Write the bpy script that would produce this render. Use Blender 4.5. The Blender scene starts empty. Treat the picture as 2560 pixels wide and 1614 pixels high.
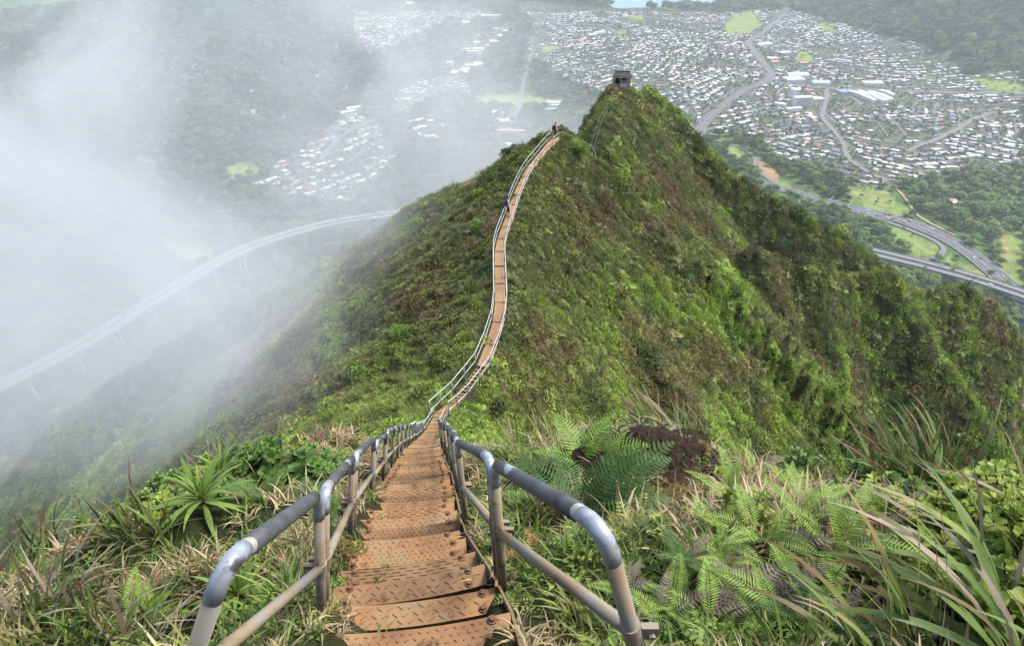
import bpy, bmesh, math, random, time
import numpy as np
from mathutils import Vector, Matrix, Euler
T0 = time.time()
R = math.radians
SC = bpy.context.scene
COL = SC.collection
rng = np.random.default_rng(7)
random.seed(7)

# ------------------------------------------------------------------ camera, sky, sun, exposure
CZ = 1.62                 # lens height above the tread that the picture cuts off
FPX = 1500.0              # focal length in pixels of a 2560 px wide frame
PITCH = R(35.5)
cam_d = bpy.data.cameras.new('camera')
cam_d.sensor_width = 36.0
cam_d.lens = FPX / 2560.0 * 36.0
cam_d.clip_start = 0.02
cam_d.clip_end = 30000.0
cam = bpy.data.objects.new('camera', cam_d)
COL.objects.link(cam)
cam.location = (0, 0, CZ)
cam.rotation_euler = (math.pi / 2 - PITCH, 0, 0)
SC.camera = cam

SUN_EL, SUN_AZ = R(56), R(68)       # azimuth clockwise from +Y (straight ahead)
world = bpy.data.worlds.new('World')
SC.world = world
world.use_nodes = True
wn = world.node_tree
bgn = wn.nodes['Background']
sky = wn.nodes.new('ShaderNodeTexSky')
sky.sky_type = 'NISHITA'
sky.sun_disc = False
sky.sun_elevation = SUN_EL
sky.sun_rotation = SUN_AZ
sky.altitude = 600
sky.air_density = 1.0
sky.dust_density = 4.0
sky.ozone_density = 1.0
wn.links.new(sky.outputs['Color'], bgn.inputs['Color'])
bgn.inputs['Strength'].default_value = 0.15
sun_d = bpy.data.lights.new('sun', 'SUN')
sun_d.energy = 2.3
sun_d.angle = R(16)
sun_d.color = (1.0, 0.955, 0.88)
sun = bpy.data.objects.new('sun', sun_d)
COL.objects.link(sun)
sdir = Vector((math.sin(SUN_AZ) * math.cos(SUN_EL), math.cos(SUN_AZ) * math.cos(SUN_EL), math.sin(SUN_EL)))
sun.rotation_euler = sdir.to_track_quat('Z', 'Y').to_euler()
sun.location = (0, 0, 60)
SC.view_settings.view_transform = 'Standard'
SC.view_settings.look = 'None'
SC.view_settings.gamma = 1.0
SC.view_settings.exposure = 1.22
SC.view_settings.use_curve_mapping = False
cy = SC.cycles
cy.use_denoising = True
cy.max_bounces = 4
cy.diffuse_bounces = 2
cy.glossy_bounces = 2
cy.transmission_bounces = 3
cy.transparent_max_bounces = 8
cy.volume_bounces = 1
cy.volume_step_rate = 1.0
cy.volume_max_steps = 96

# ------------------------------------------------------------------ picture <-> place
def ray(px, py):
    u = (px - 1280.0) / FPX
    v = (807.0 - py) / FPX
    return np.array([u, math.cos(PITCH) + v * math.sin(PITCH), -math.sin(PITCH) + v * math.cos(PITCH)])
def W(px, py, Y):                       # the point at ground distance Y ahead on that line of sight
    d = ray(px, py)
    t = Y / d[1]
    return np.array([d[0] * t, Y, CZ + d[2] * t])
FLOOR = -500.0
def G(px, py, z=FLOOR):                 # where that line of sight meets the valley floor
    d = ray(px, py)
    t = (z - CZ) / d[2]
    return np.array([d[0] * t, d[1] * t, z])
def topix(X, Y, Z):
    X = np.asarray(X, float); Y = np.asarray(Y, float); Z = np.asarray(Z, float) - CZ
    c, s = math.cos(PITCH), math.sin(PITCH)
    zc = Y * c - Z * s
    zc = np.where(zc > 1e-3, zc, 1e-3)
    v = (Y * s + Z * c) / zc
    return 1280 + FPX * X / zc, 807 - FPX * v, zc
def in_poly(px, py, poly):
    px = np.asarray(px); py = np.asarray(py)
    ins = np.zeros(px.shape, bool)
    n = len(poly)
    for i in range(n):
        x0, y0 = poly[i]; x1, y1 = poly[(i + 1) % n]
        if y0 == y1: continue
        c = ((y0 > py) != (y1 > py)) & (px < (x1 - x0) * (py - y0) / (y1 - y0) + x0)
        ins ^= c
    return ins
def seg_dist(X, Y, pts):
    best = np.full(np.shape(X), 1e9)
    for a, b in zip(pts[:-1], pts[1:]):
        dx, dy = b[0] - a[0], b[1] - a[1]
        L2 = dx * dx + dy * dy + 1e-9
        t = np.clip(((X - a[0]) * dx + (Y - a[1]) * dy) / L2, 0, 1)
        best = np.minimum(best, np.hypot(X - a[0] - t * dx, Y - a[1] - t * dy))
    return best

# ------------------------------------------------------------------ noise
def _hash(ix, iy, seed):
    h = (ix.astype(np.int64) * 374761393 + iy.astype(np.int64) * 668265263 + seed * 1442695041) & 0xffffffff
    h = ((h ^ (h >> 13)) * 1274126177) & 0xffffffff
    h = h ^ (h >> 16)
    return (h & 0xffffff) / float(0xffffff)
def vnoise(x, y, seed=0):
    x = np.asarray(x, float); y = np.asarray(y, float)
    ix = np.floor(x); iy = np.floor(y)
    fx = x - ix; fy = y - iy
    fx = fx * fx * fx * (fx * (fx * 6 - 15) + 10); fy = fy * fy * fy * (fy * (fy * 6 - 15) + 10)
    a = _hash(ix, iy, seed); b = _hash(ix + 1, iy, seed)
    c = _hash(ix, iy + 1, seed); d = _hash(ix + 1, iy + 1, seed)
    return (a + (b - a) * fx) * (1 - fy) + (c + (d - c) * fx) * fy
def fbm(x, y, seed=0, octv=4):
    s = 0; a = 0.5; tot = 0
    for o in range(octv):
        s = s + a * vnoise(x * 2 ** o + 17.3 * o, y * 2 ** o - 9.1 * o, seed + o)
        tot += a; a *= 0.5
    return s / tot                       # 0..1
def sstep(a, b, x):
    t = np.clip((x - a) / (b - a), 0, 1)
    return t * t * (3 - 2 * t)

# ------------------------------------------------------------------ object helpers
def mesh_obj(name, verts, faces, mat=None, parent=None, smooth=False):
    me = bpy.data.meshes.new(name)
    me.from_pydata([tuple(v) for v in verts] if not isinstance(verts, np.ndarray) else verts.tolist(), [], faces if not isinstance(faces, np.ndarray) else faces.tolist())
    if mat is not None:
        for m in (mat if isinstance(mat, (list, tuple)) else [mat]): me.materials.append(m)
    if smooth: me.shade_smooth()
    return link(name, me, parent)
def link(name, me, parent=None):
    o = bpy.data.objects.new(name, me)
    COL.objects.link(o)
    if parent is not None: o.parent = parent
    return o
def quad_mesh(name, V, F, mats=(), smooth=True):
    """fast mesh from numpy: V (n,3), F (m,4) or (m,3)"""
    me = bpy.data.meshes.new(name)
    k = F.shape[1]
    me.vertices.add(len(V)); me.vertices.foreach_set('co', np.ascontiguousarray(V, dtype=np.float32).ravel())
    me.loops.add(F.size); me.loops.foreach_set('vertex_index', np.ascontiguousarray(F, dtype=np.int32).ravel())
    me.polygons.add(len(F))
    me.polygons.foreach_set('loop_start', np.arange(0, F.size, k, dtype=np.int32))
    try: me.polygons.foreach_set('loop_total', np.full(len(F), k, dtype=np.int32))
    except Exception: pass
    for m in mats: me.materials.append(m)
    me.update(calc_edges=True)
    me.polygons.foreach_set('use_smooth', np.full(len(F), smooth, dtype=bool))
    return me
def fattr(me, name, data):
    a = me.attributes.new(name, 'FLOAT', 'POINT'); a.data.foreach_set('value', np.ascontiguousarray(data, dtype=np.float32))
def cattr(me, name, data):              # (n,3)
    a = me.attributes.new(name, 'FLOAT_COLOR', 'POINT')
    d = np.ones((len(data), 4), np.float32); d[:, :3] = data
    a.data.foreach_set('color', d.ravel())
def empty(name, loc=(0, 0, 0)):
    o = bpy.data.objects.new(name, None); COL.objects.link(o); o.location = loc
    o.empty_display_size = 0.2
    return o
def tag(o, label=None, cat=None, group=None, kind=None):
    if label: o['label'] = label
    if cat: o['category'] = cat
    if group: o['group'] = group
    if kind: o['kind'] = kind
    return o
def copy_tree(o, parent=None):
    c = o.copy(); COL.objects.link(c); c.parent = parent
    for ch in list(o.children):
        copy_tree(ch, c)
    return c

class MB:
    """collects pieces of one mesh, with a material index for each piece"""
    def __init__(s): s.v = []; s.f = []; s.m = []
    def add(s, v, f, m=0):
        b = len(s.v); s.v += [tuple(p) for p in v]; s.f += [tuple(i + b for i in q) for q in f]; s.m += [m] * len(f)
    def box(s, c, d, m=0, rot=None, taper=1.0):
        hx, hy, hz = d[0] / 2, d[1] / 2, d[2] / 2
        P = []
        for z, k in ((-hz, 1.0), (hz, taper)):
            for x, y in ((-hx, -hy), (hx, -hy), (hx, hy), (-hx, hy)):
                p = Vector((x * k, y * k, z))
                if rot is not None: p = rot @ p
                P.append((p.x + c[0], p.y + c[1], p.z + c[2]))
        s.add(P, [(3, 2, 1, 0), (4, 5, 6, 7), (0, 1, 5, 4), (1, 2, 6, 5), (2, 3, 7, 6), (3, 0, 4, 7)], m)
    def tube(s, pts, r, n=8, m=0, cap=True):
        pts = [Vector(p) for p in pts]
        rs = r if isinstance(r, (list, tuple)) else [r] * len(pts)
        rings = []
        up = None
        for i, p in enumerate(pts):
            t = (pts[min(i + 1, len(pts) - 1)] - pts[max(i - 1, 0)]).normalized()
            if up is None:
                up = Vector((1, 0, 0)) if abs(t.x) < 0.8 else Vector((0, 1, 0))
            side = t.cross(up).normalized(); up = side.cross(t).normalized()
            rings.append([p + (side * math.cos(2 * math.pi * k / n) + up * math.sin(2 * math.pi * k / n)) * rs[i] for k in range(n)])
        V = [v for g in rings for v in g]; F = []
        for i in range(len(pts) - 1):
            for k in range(n):
                k2 = (k + 1) % n
                F.append((i * n + k, i * n + k2, (i + 1) * n + k2, (i + 1) * n + k))
        if cap:
            F.append(tuple(range(n - 1, -1, -1))); F.append(tuple((len(pts) - 1) * n + k for k in range(n)))
        s.add(V, F, m)
    def mesh(s, name, mats, smooth=False, angle=None):
        me = bpy.data.meshes.new(name)
        me.from_pydata(s.v, [], s.f)
        for m in (mats if isinstance(mats, (list, tuple)) else [mats]): me.materials.append(m)
        me.polygons.foreach_set('material_index', np.array(s.m, dtype=np.int32))
        if smooth:
            me.shade_smooth()
            if angle:
                try: me.set_sharp_from_angle(angle=R(angle))
                except Exception: pass
        me.update()
        return me
    def build(s, name, mats, parent=None, smooth=False, angle=None):
        return link(name, s.mesh(name, mats, smooth, angle), parent)

def bend(pts, rad=0.07, k=5):
    """round the inner corners of a polyline"""
    pts = [Vector(p) for p in pts]
    out = [pts[0]]
    for a, b, c in zip(pts[:-2], pts[1:-1], pts[2:]):
        r1 = min(rad, (a - b).length * 0.45); r2 = min(rad, (c - b).length * 0.45)
        p0 = b + (a - b).normalized() * r1; p2 = b + (c - b).normalized() * r2
        for i in range(k + 1):
            t = i / k
            out.append(p0 * (1 - t) ** 2 + b * 2 * t * (1 - t) + p2 * t * t)
    out.append(pts[-1])
    return out

# ------------------------------------------------------------------ materials
class NT:
    def __init__(s, mat):
        s.mat = mat; mat.use_nodes = True
        s.t = mat.node_tree; s.n = s.t.nodes; s.bsdf = s.n.get('Principled BSDF'); s.out = s.n.get('Material Output')
    def node(s, typ, **kw):
        n = s.n.new(typ)
        for k, v in kw.items():
            if k in n.inputs: n.inputs[k].default_value = v
            else: setattr(n, k, v)
        return n
    def l(s, a, b): s.t.links.new(a, b)
    def noise(s, scale=5.0, detail=4.0, rough=0.55, vec=None, dist=0.0):
        n = s.node('ShaderNodeTexNoise'); n.inputs['Scale'].default_value = scale; n.inputs['Detail'].default_value = detail
        n.inputs['Roughness'].default_value = rough; n.inputs['Distortion'].default_value = dist
        if vec is not None: s.l(vec, n.inputs['Vector'])
        return n.outputs['Fac']
    def ramp(s, fac, stops, interp='LINEAR'):
        r = s.node('ShaderNodeValToRGB'); cr = r.color_ramp; cr.interpolation = interp
        while len(cr.elements) < len(stops): cr.elements.new(0.5)
        for e, (p, c) in zip(cr.elements, stops):
            e.position = p; e.color = (c[0], c[1], c[2], 1) if not isinstance(c, (int, float)) else (c, c, c, 1)
        s.l(fac, r.inputs['Fac'])
        return r.outputs['Color']
    def mix(s, fac, a, b, mode='MIX'):
        m = s.node('ShaderNodeMix', data_type='RGBA', blend_type=mode)
        for sock, val in ((m.inputs[0], fac), (m.inputs[6], a), (m.inputs[7], b)):
            if hasattr(val, 'is_linked') or hasattr(val, 'links'): s.l(val, sock)
            elif isinstance(val, (int, float)): sock.default_value = val if sock.type == 'VALUE' else (val, val, val, 1)
            else: sock.default_value = (val[0], val[1], val[2], 1)
        return m.outputs[2]
    def math(s, op, a, b=None, clamp=False):
        m = s.node('ShaderNodeMath', operation=op); m.use_clamp = clamp
        for sock, val in ((m.inputs[0], a), (m.inputs[1], b)):
            if val is None: continue
            if isinstance(val, (int, float)): sock.default_value = val
            else: s.l(val, sock)
        return m.outputs[0]
    def maprange(s, v, a, b, c=0.0, d=1.0, smooth=True):
        m = s.node('ShaderNodeMapRange'); m.interpolation_type = 'SMOOTHSTEP' if smooth else 'LINEAR'
        s.l(v, m.inputs['Value'])
        for k, x in zip(('From Min', 'From Max', 'To Min', 'To Max'), (a, b, c, d)): m.inputs[k].default_value = x
        return m.outputs['Result']
    def attr(s, name, typ='GEOMETRY'):
        a = s.node('ShaderNodeAttribute'); a.attribute_name = name; a.attribute_type = typ
        return a
    def pos(s): return s.node('ShaderNodeNewGeometry').outputs['Position']
    def objco(s): return s.node('ShaderNodeTexCoord').outputs['Object']
    def orand(s): return s.node('ShaderNodeObjectInfo').outputs['Random']
    def bump(s, h, strength=0.3, dist=0.02):
        b = s.node('ShaderNodeBump'); b.inputs['Strength'].default_value = strength; b.inputs['Distance'].default_value = dist
        s.l(h, b.inputs['Height']); s.l(b.outputs['Normal'], s.bsdf.inputs['Normal'])
    def set(s, color=None, rough=None, metal=None, spec=None):
        for k, v in (('Base Color', color), ('Roughness', rough), ('Metallic', metal), ('Specular IOR Level', spec)):
            if v is None: continue
            i = s.bsdf.inputs[k]
            if hasattr(v, 'links'): s.l(v, i)
            elif isinstance(v, (int, float)): i.default_value = v
            else: i.default_value = (v[0], v[1], v[2], 1)
def newmat(name):
    return NT(bpy.data.materials.new(name))
def leaf_shader(t, color, transl=0.35, rough=0.55, spec=0.25):
    """diffuse + light through the leaf"""
    t.set(color=color, rough=rough, spec=spec)
    tr = t.node('ShaderNodeBsdfTranslucent')
    if hasattr(color, 'links'): t.l(color, tr.inputs['Color'])
    else: tr.inputs['Color'].default_value = (*color, 1)
    mx = t.node('ShaderNodeMixShader'); mx.inputs[0].default_value = transl
    t.l(t.bsdf.outputs[0], mx.inputs[1]); t.l(tr.outputs[0], mx.inputs[2]); t.l(mx.outputs[0], t.out.inputs['Surface'])
def plain(name, c, rough=0.7, metal=0.0, vary=0.12, scale=8.0, spec=0.3):
    t = newmat(name)
    n = t.noise(scale, 4, 0.6, t.objco())
    col = t.mix(n, [x * (1 - vary) for x in c], [min(1, x * (1 + vary)) for x in c])
    t.set(color=col, rough=rough, metal=metal, spec=spec)
    return t.mat
# ------------------------------------------------------------------ the line of the stairway
PATHC = [(1038, 1594, .82), (1027, 1461, 1.154), (1023, 1423, 1.321), (1015, 1384, 1.488), (1014, 1355, 1.655), (1027, 1280, 2.156),
         (1042, 1202, 3.05), (1053, 1132, 5.6), (1078, 1082, 14.5), (1098, 1045, 17.8), (1104, 1035, 18.5), (1131, 1013, 19.9),
         (1155, 987, 21.2), (1206, 919, 23.9), (1228, 866, 26.0), (1246, 805, 28.4), (1251, 755, 30.6), (1248, 657, 35.4),
         (1248, 625, 37.4), (1256, 593, 39.6), (1275, 542, 43.4), (1289, 496, 47.3), (1303, 463, 50.3), (1321, 427, 54.0),
         (1351, 390, 58.2), (1369, 367, 61.0), (1392, 346, 64.0)]
PC = np.array([W(*c) for c in PATHC])
PC = np.vstack([[-0.12, -0.9, 1.60], [-0.20, 0.30, 0.475], PC])
def path(y):                                    # (x, y, z) of the walking line at ground distance y
    y = np.asarray(y, float)
    return np.stack([np.interp(y, PC[:, 1], PC[:, 0]), y, np.interp(y, PC[:, 1], PC[:, 2])], -1)
def path_dir(y, e=0.35):
    d = path(y + e) - path(y - e)
    return d / np.linalg.norm(d)
PEND = PC[-1]

# ------------------------------------------------------------------ shape of the land
# crest lines: x, y, z, plateau half width left/right, slopes left/right of the crest (first 20 m)
def _main_crest():
    rows = [(0.6, -40, 16, 3, 3, .8, .8), (0.4, -12, 10.5, 3.2, 3.4, 1.0, 1.0), (0.0, -3, 3.4, 3.2, 3.4, 1.1, 1.2)]
    for y, wl, wr, sl, sr in ((0.3, 3.0, 3.2, 1.5, 1.5), (0.82, 2.9, 3.1, 1.6, 1.6), (1.5, 2.7, 3.0, 1.7, 1.7), (2.2, 2.5, 2.9, 1.8, 1.8), (3.0, 2.1, 2.7, 1.9, 1.9), (3.6, 1.5, 2.5, 1.9, 2.0), (4.4, .8, 2.0, 1.8, 2.0),
                              (5.6, .5, .8, 1.5, 1.7), (8, .5, .5, 1.2, 1.5), (12, .5, .5, .9, 1.3), (17, .6, .6, .75, 1.2), (20, .7, .7, .68, 1.15), (24, .8, .8, .62, 1.15), (30, .8, .8, .58, 1.15), (36, .8, .8, .6, 1.15),
                              (43, .8, .8, .6, 1.15), (50, .8, .8, .62, 1.15), (57, .8, .8, .62, 1.1), (64, .8, .8, .62, 1.0)):
        p = path(y); rows.append((p[0], p[1], p[2], wl, wr, sl, sr))
    rows += [(6.2, 68, -20.6, .8, 1.2, .62, .9), (10, 84, -36, .6, 1, 1.5, .9), (14.5, 98, -29.0, .6, 1, 1.9, 1.0), (19, 116, -29.8, 1.0, 1.5, 1.9, 1.1), (23.5, 134, -31.5, 2.6, 3.0, 1.9, 1.1),
             (29, 148, -39.8, 1, 1, 1.5, 1.1), (37, 164, -38.5, 1, 1, .9, 1.1), (48, 210, -78, 2, 2, .9, 1.0), (70, 330, -210, 3, 3, .9, .9), (110, 560, -400, 5, 5, .8, .8), (160, 800, -500, 5, 5, .7, .7)]
    return np.array(rows)
MAIN = _main_crest()
def crest(rows, w=1.0, sl=1.1, sr=1.1):
    return np.array([(x, y, z, w, w, sl, sr) for x, y, z in rows])
SPUR_A = crest([tuple(W(1640, 232, 164)), tuple(W(1705, 296, 158)), tuple(W(1765, 358, 153)), tuple(W(1850, 436, 150)), tuple(W(2000, 518, 147)), tuple(W(2110, 582, 148)), tuple(W(2200, 648, 150)), tuple(W(2285, 712, 152)),
                (150, 158, -135), (215, 172, -225), (330, 210, -370), (480, 260, -490)], .7, 1.2, 1.35)
SPUR_B = crest([(5.5, 62, -21.5), (17, 78, -38), tuple(W(1700, 606, 88)), tuple(W(1756, 596, 90)), tuple(W(1828, 646, 95)), tuple(W(1893, 618, 95)), tuple(W(1970, 662, 101)), tuple(W(2020, 640, 100)), tuple(W(2125, 696, 107)), tuple(W(2227, 674, 108)),
                tuple(W(2312, 738, 115)), tuple(W(2428, 712, 119)), tuple(W(2492, 760, 121)), tuple(W(2558, 858, 122)), (155, 124, -118), (215, 132, -200), (340, 150, -350), (470, 170, -480)], .8, 1.25, 1.35)
SPUR_C = crest([tuple(W(2240, 690, 108)), tuple(W(2330, 850, 98)), tuple(W(2440, 1010, 90)), tuple(W(2560, 1180, 82)), (110, 70, -150)], .6, 1.0, 1.15)
SPUR_D = crest([tuple(W(1745, 605, 91)), tuple(W(1790, 760, 80)), tuple(W(1850, 900, 70)), tuple(W(1960, 1060, 60)), (40, 50, -90)], .5, 1.05, 1.1)
SPUR_E = crest([tuple(W(1330, 420, 56)), tuple(W(1440, 600, 50)), tuple(W(1560, 800, 43)), tuple(W(1700, 1000, 36)), (24, 28, -62)], .6, 1.15, 1.15)
SPUR_L = crest([(1, 66, -23), (-12, 69, -30.5), (-28, 74, -42), (-55, 81, -59), (-90, 88, -84), (-125, 94, -115), (-160, 102, -155), (-220, 122, -240), (-300, 160, -360), (-350, 190, -480)], 2.0, .85, .62)
SPURS = [SPUR_A, SPUR_B, SPUR_C, SPUR_D, SPUR_E, SPUR_L]

def crest_height(X, Y, C, seed, near=False):
    acc = 0.0; segs = []; dmin = np.full(X.shape, 1e9)
    for a, b in zip(C[:-1], C[1:]):
        dx, dy = b[0] - a[0], b[1] - a[1]; L = math.hypot(dx, dy)
        t = np.clip(((X - a[0]) * dx + (Y - a[1]) * dy) / (L * L), 0, 1)
        ex = X - a[0] - t * dx; ey = Y - a[1] - t * dy
        d = np.hypot(ex, ey) + 1e-4
        dmin = np.minimum(dmin, d)
        segs.append((a, b, t, d, dx * ey - dy * ex, acc, L)); acc += L
    num = np.zeros(X.shape); den = np.zeros(X.shape); ARs = np.zeros(X.shape); SDs = np.zeros(X.shape)
    for a, b, t, d, side, ac, L in segs:
        wt = (dmin / d) ** 16
        f = sstep(-1, 1, side / L / (0.15 * d + .02)) if True else 0
        lf = f
        z = a[2] + (b[2] - a[2]) * t
        w = lf * (a[3] + (b[3] - a[3]) * t) + (1 - lf) * (a[4] + (b[4] - a[4]) * t)
        s = lf * (a[5] + (b[5] - a[5]) * t) + (1 - lf) * (a[6] + (b[6] - a[6]) * t)
        soft = 0.5 * (np.sqrt((d - w) ** 2 + (0.35 * w + 0.05) ** 2) + (d - w))
        soft0 = 0.5 * (np.sqrt(w ** 2 + (0.35 * w + 0.05) ** 2) - w)
        soft = np.maximum(soft - soft0, 0)
        drop = 0.07 * np.minimum(d, w) + s * np.minimum(soft, 20) + (s * .35 + .62) * np.clip(soft - 20, 0, 60) + 1.25 * np.clip(soft - 80, 0, 1e9)
        num += wt * (z - drop); den += wt; ARs += wt * (ac + t * L); SDs += wt * lf
    AR = ARs / den; SD = SDs / den; D = dmin
    fl = (fbm(AR / 9.0 + SD * 31, D / 70.0, seed, 3) - 0.5)
    fl2 = (fbm(AR / 3.1 + SD * 17, D / 26.0, seed + 9, 3) - 0.5)
    return num / den + fl * np.clip((D - 2) * 0.34, 0, 12) + fl2 * np.clip((D - 2) * 0.13, 0, 2.2)

def valley_height(X, Y):
    z = FLOOR + (fbm(X / 420., Y / 420., 50, 3) - .5) * 16
    # hills far right and far left
    for px, py, r, h in ((2480, 90, 620, 190), (2250, 45, 480, 110), (2560, 140, 420, 120), (2700, 60, 700, 260), (420, 40, 500, 70), (120, 160, 600, 80), (330, 400, 160, 45), (520, 330, 200, 30)):
        g = G(px, py)
        q = np.exp(-((X - g[0]) ** 2 + (Y - g[1]) ** 2) / (r * r) * 1.6)
        z = z + h * q * (0.55 + 0.9 * fbm(X / 260., Y / 260., 61, 4))
    sh = (1 - sstep(3300, 3700, Y + (fbm(X / 500., Y / 900., 63, 2) - .5) * 500 + np.where(np.abs(X - 880) < 330, -60, -750)))
    z = np.where(Y > 3000, (z + 512) * sh - 512, z)
    return z
FLATS = []      # polylines that the ground is levelled along (filled in with the roads)

def land(X, Y):
    X = np.asarray(X, float); Y = np.asarray(Y, float)
    r = np.hypot(X, Y)
    k = np.clip(0.045 * r, 0.12, 22)
    z = crest_height(X, Y, MAIN, 11)
    for i, s in enumerate(SPURS):
        zs = crest_height(X, Y, s, 21 + 5 * i)
        kk = np.minimum(k, 2.6)
        h = np.clip(0.5 + 0.5 * (zs - z) / kk, 0, 1)
        z = z * (1 - h) + zs * h + kk * h * (1 - h) * 0.55
    zv = valley_height(X, Y)
    kk = 30.0
    h = np.clip(0.5 + 0.5 * (zv - z) / kk, 0, 1)
    z = z * (1 - h) + zv * h + kk * h * (1 - h)
    hp = W(1484, 222, 126); z = z + 1.3 * np.exp(-((X - hp[0]) ** 2 + (Y - hp[1]) ** 2) / 9.)
    hp = W(1638, 226, 164); z = z - 1.2 * np.exp(-((X - hp[0]) ** 2 + (Y - hp[1]) ** 2) / 30.)
    # small lumps, kept off the trail
    yy = np.clip(Y, -0.9, 64)
    P = path(yy)
    dl = np.hypot(X - P[..., 0], Y - yy)
    off = sstep(0.30, 1.3, dl)
    nearf = np.exp(-r / 14.0)
    z = z + off * (fbm(X * .9, Y * .9, 5, 4) - .5) * (0.5 * nearf + 0.7 * sstep(6, 60, r) * (1 - sstep(300, 500, r)))
    z = z + off * (fbm(X * .22, Y * .22, 6, 3) - .5) * (2.4 * sstep(10, 60, r) * (1 - sstep(300, 500, r)))
    # the bank right of the steps stands a little proud, with a mound of roots
    z = z + 0.42 * np.exp(-((X - 1.0) ** 2 / 0.9 + (Y - 3.6) ** 2 / 1.4)) + 0.18 * np.exp(-((X - 1.4) ** 2 / 1.5 + (Y - 4.0) ** 2 / .9)) + 0.34 * np.exp(-((X - 2.4) ** 2 / 1.2 + (Y - 3.3) ** 2 / 1.2)) + 0.16 * np.exp(-((X - 1.9) ** 2 / 1.6 + (Y - 2.1) ** 2 / 1.6))
    z = z + 0.55 * np.exp(-((X + 2.2) ** 2 / 1.3 + (Y - 3.2) ** 2 / 1.2)) + 0.45 * np.exp(-((X + 2.9) ** 2 / 1.2 + (Y - 1.9) ** 2 / 1.6)) + .35 * np.exp(-((X + 1.5) ** 2 / .5 + (Y - 4.0) ** 2 / .8))
    # bed of the steps
    bed = P[..., 2] - 0.085 + .115 * sstep(.14, .30, dl + (fbm(X * 5, Y * 5, 8, 3) - .5) * .22) * sstep(.35, .6, fbm(X * 2.3, Y * 2.3, 14, 2) + .1 * (Y < 1.3))
    m = (1 - sstep(0.30, 0.62, dl)) * (Y > -0.9) * (Y < 64)
    z = z * (1 - m) + bed * m
    return z
# ------------------------------------------------------------------ zones of the valley floor (outlined on the floor through the picture)
TOWN_R = [(1330, 60), (1270, 20), (1330, 4), (1500, 18), (1800, 32), (1900, 24), (2010, 30), (2110, 62), (2300, 112), (2390, 150), (2420, 190), (2560, 180), (2560, 432), (2440, 430), (2300, 452), (2190, 470),
          (2090, 440), (1990, 418), (1930, 392), (1900, 350), (1800, 335), (1750, 360), (1600, 300), (1440, 215), (1350, 165), (1310, 120)]
TOWN_L1 = [(632, 470), (700, 410), (820, 330), (890, 270), (960, 330), (1000, 400), (940, 450), (880, 520), (760, 500)]
TOWN_L2 = [(880, 30), (1000, 5), (1180, 6), (1290, 70), (1200, 60), (1120, 60), (1020, 110), (960, 150), (890, 140)]
TOWN_L3 = [(980, 265), (1010, 220), (1080, 195), (1190, 205), (1180, 240), (1080, 262), (1000, 290)]
SPARSE = [(270, 220), (430, 160), (560, 110), (640, 80), (720, 70), (800, 80), (880, 130), (870, 250), (800, 300), (620, 300), (480, 240)]
TOWNS = [TOWN_R, TOWN_L1, TOWN_L2, TOWN_L3]
LAWNS = [[(2420, 196), (2560, 203), (2560, 236), (2470, 222)], [(2310, 190), (2345, 190), (2350, 202), (2315, 203)], [(1995, 128), (2025, 134), (2045, 158), (1985, 158)],
         [(1810, 62), (1835, 30), (1880, 28), (1910, 60), (1870, 90), (1815, 85)], [(2040, 55), (2105, 78), (2090, 84), (2035, 70)], [(1352, 128), (1362, 110), (1398, 118), (1390, 130)], [(1560, 45), (1570, 36), (1612, 38), (1606, 50)],
         [(1530, 82), (1560, 76), (1570, 84), (1545, 92)], [(2110, 470), (2215, 470), (2290, 540), (2180, 520), (2120, 500)], [(2200, 555), (2350, 610), (2350, 640), (2280, 640), (2230, 600)], [(2370, 640), (2480, 690), (2440, 690), (2350, 668)],
         [(2480, 600), (2560, 570), (2560, 760), (2530, 740)], [(1800, 350), (1850, 370), (1870, 400), (1840, 410), (1815, 380)], [(1890, 395), (1920, 430), (1985, 465), (1960, 470), (1905, 440)],
         [(1190, 240), (1310, 235), (1420, 250), (1400, 270), (1200, 268)], [(560, 420), (640, 400), (660, 430), (580, 460)], [(400, 600), (520, 610), (560, 650), (420, 660)]]
DIRT = [[(1893, 398), (1935, 420), (1955, 455), (1930, 452), (1905, 430)], [(345, 390), (380, 395), (410, 430), (370, 425)], [(2500, 592), (2512, 590), (2520, 640), (2508, 640)]]
HIGHWAY = [G(x, y) for x, y in ((1900, 462), (1960, 478), (2041, 502), (2142, 529), (2244, 552), (2345, 591), (2419, 632), (2484, 682), (2540, 732), (2600, 800))]
RAMP = [G(x, y) for x, y in ((2142, 540), (2198, 553), (2276, 580), (2330, 603), (2356, 622), (2350, 640), (2320, 651), (2285, 652), (2240, 640))]
PARKWAY = [G(x, y) for x, y in ((1700, 400), (1742, 350), (1755, 313), (1778, 286), (1815, 258), (1857, 230), (1903, 212), (1924, 198), (1925, 184), (1907, 161), (1884, 134), (1870, 106), (1893, 92), (1940, 60), (1972, 28))]
CROSSROAD = [G(x, y) for x, y in ((1926, 210), (2023, 221), (2161, 226), (2345, 230), (2460, 234), (2640, 240))]
AVENUE = [G(x, y) for x, y in ((2066, 221), (2064, 258), (2057, 286), (2083, 323), (2106, 355), (2119, 396), (2161, 429), (2221, 461))]
LINKROAD = [G(x, y) for x, y in ((2270, 380), (2290, 369), (2364, 336), (2438, 295), (2480, 280))]
SLIPROAD = [G(x, y) for x, y in ((1770, 350), (1838, 366), (1866, 380), (1886, 400), (1892, 430), (1960, 478))]
TRACK = [G(x, y) for x, y in ((2232, 470), (2265, 505), (2290, 540), (2330, 565), (2400, 600))]
STRIP = [G(x, y) for x, y in ((1290, 60), (1240, 95), (1180, 150), (1120, 205), (1010, 270), (870, 330), (800, 400))]
LEFTSTREET = [G(x, y) for x, y in ((1330, 130), (1310, 200), (1300, 260), (1270, 330))]
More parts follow.
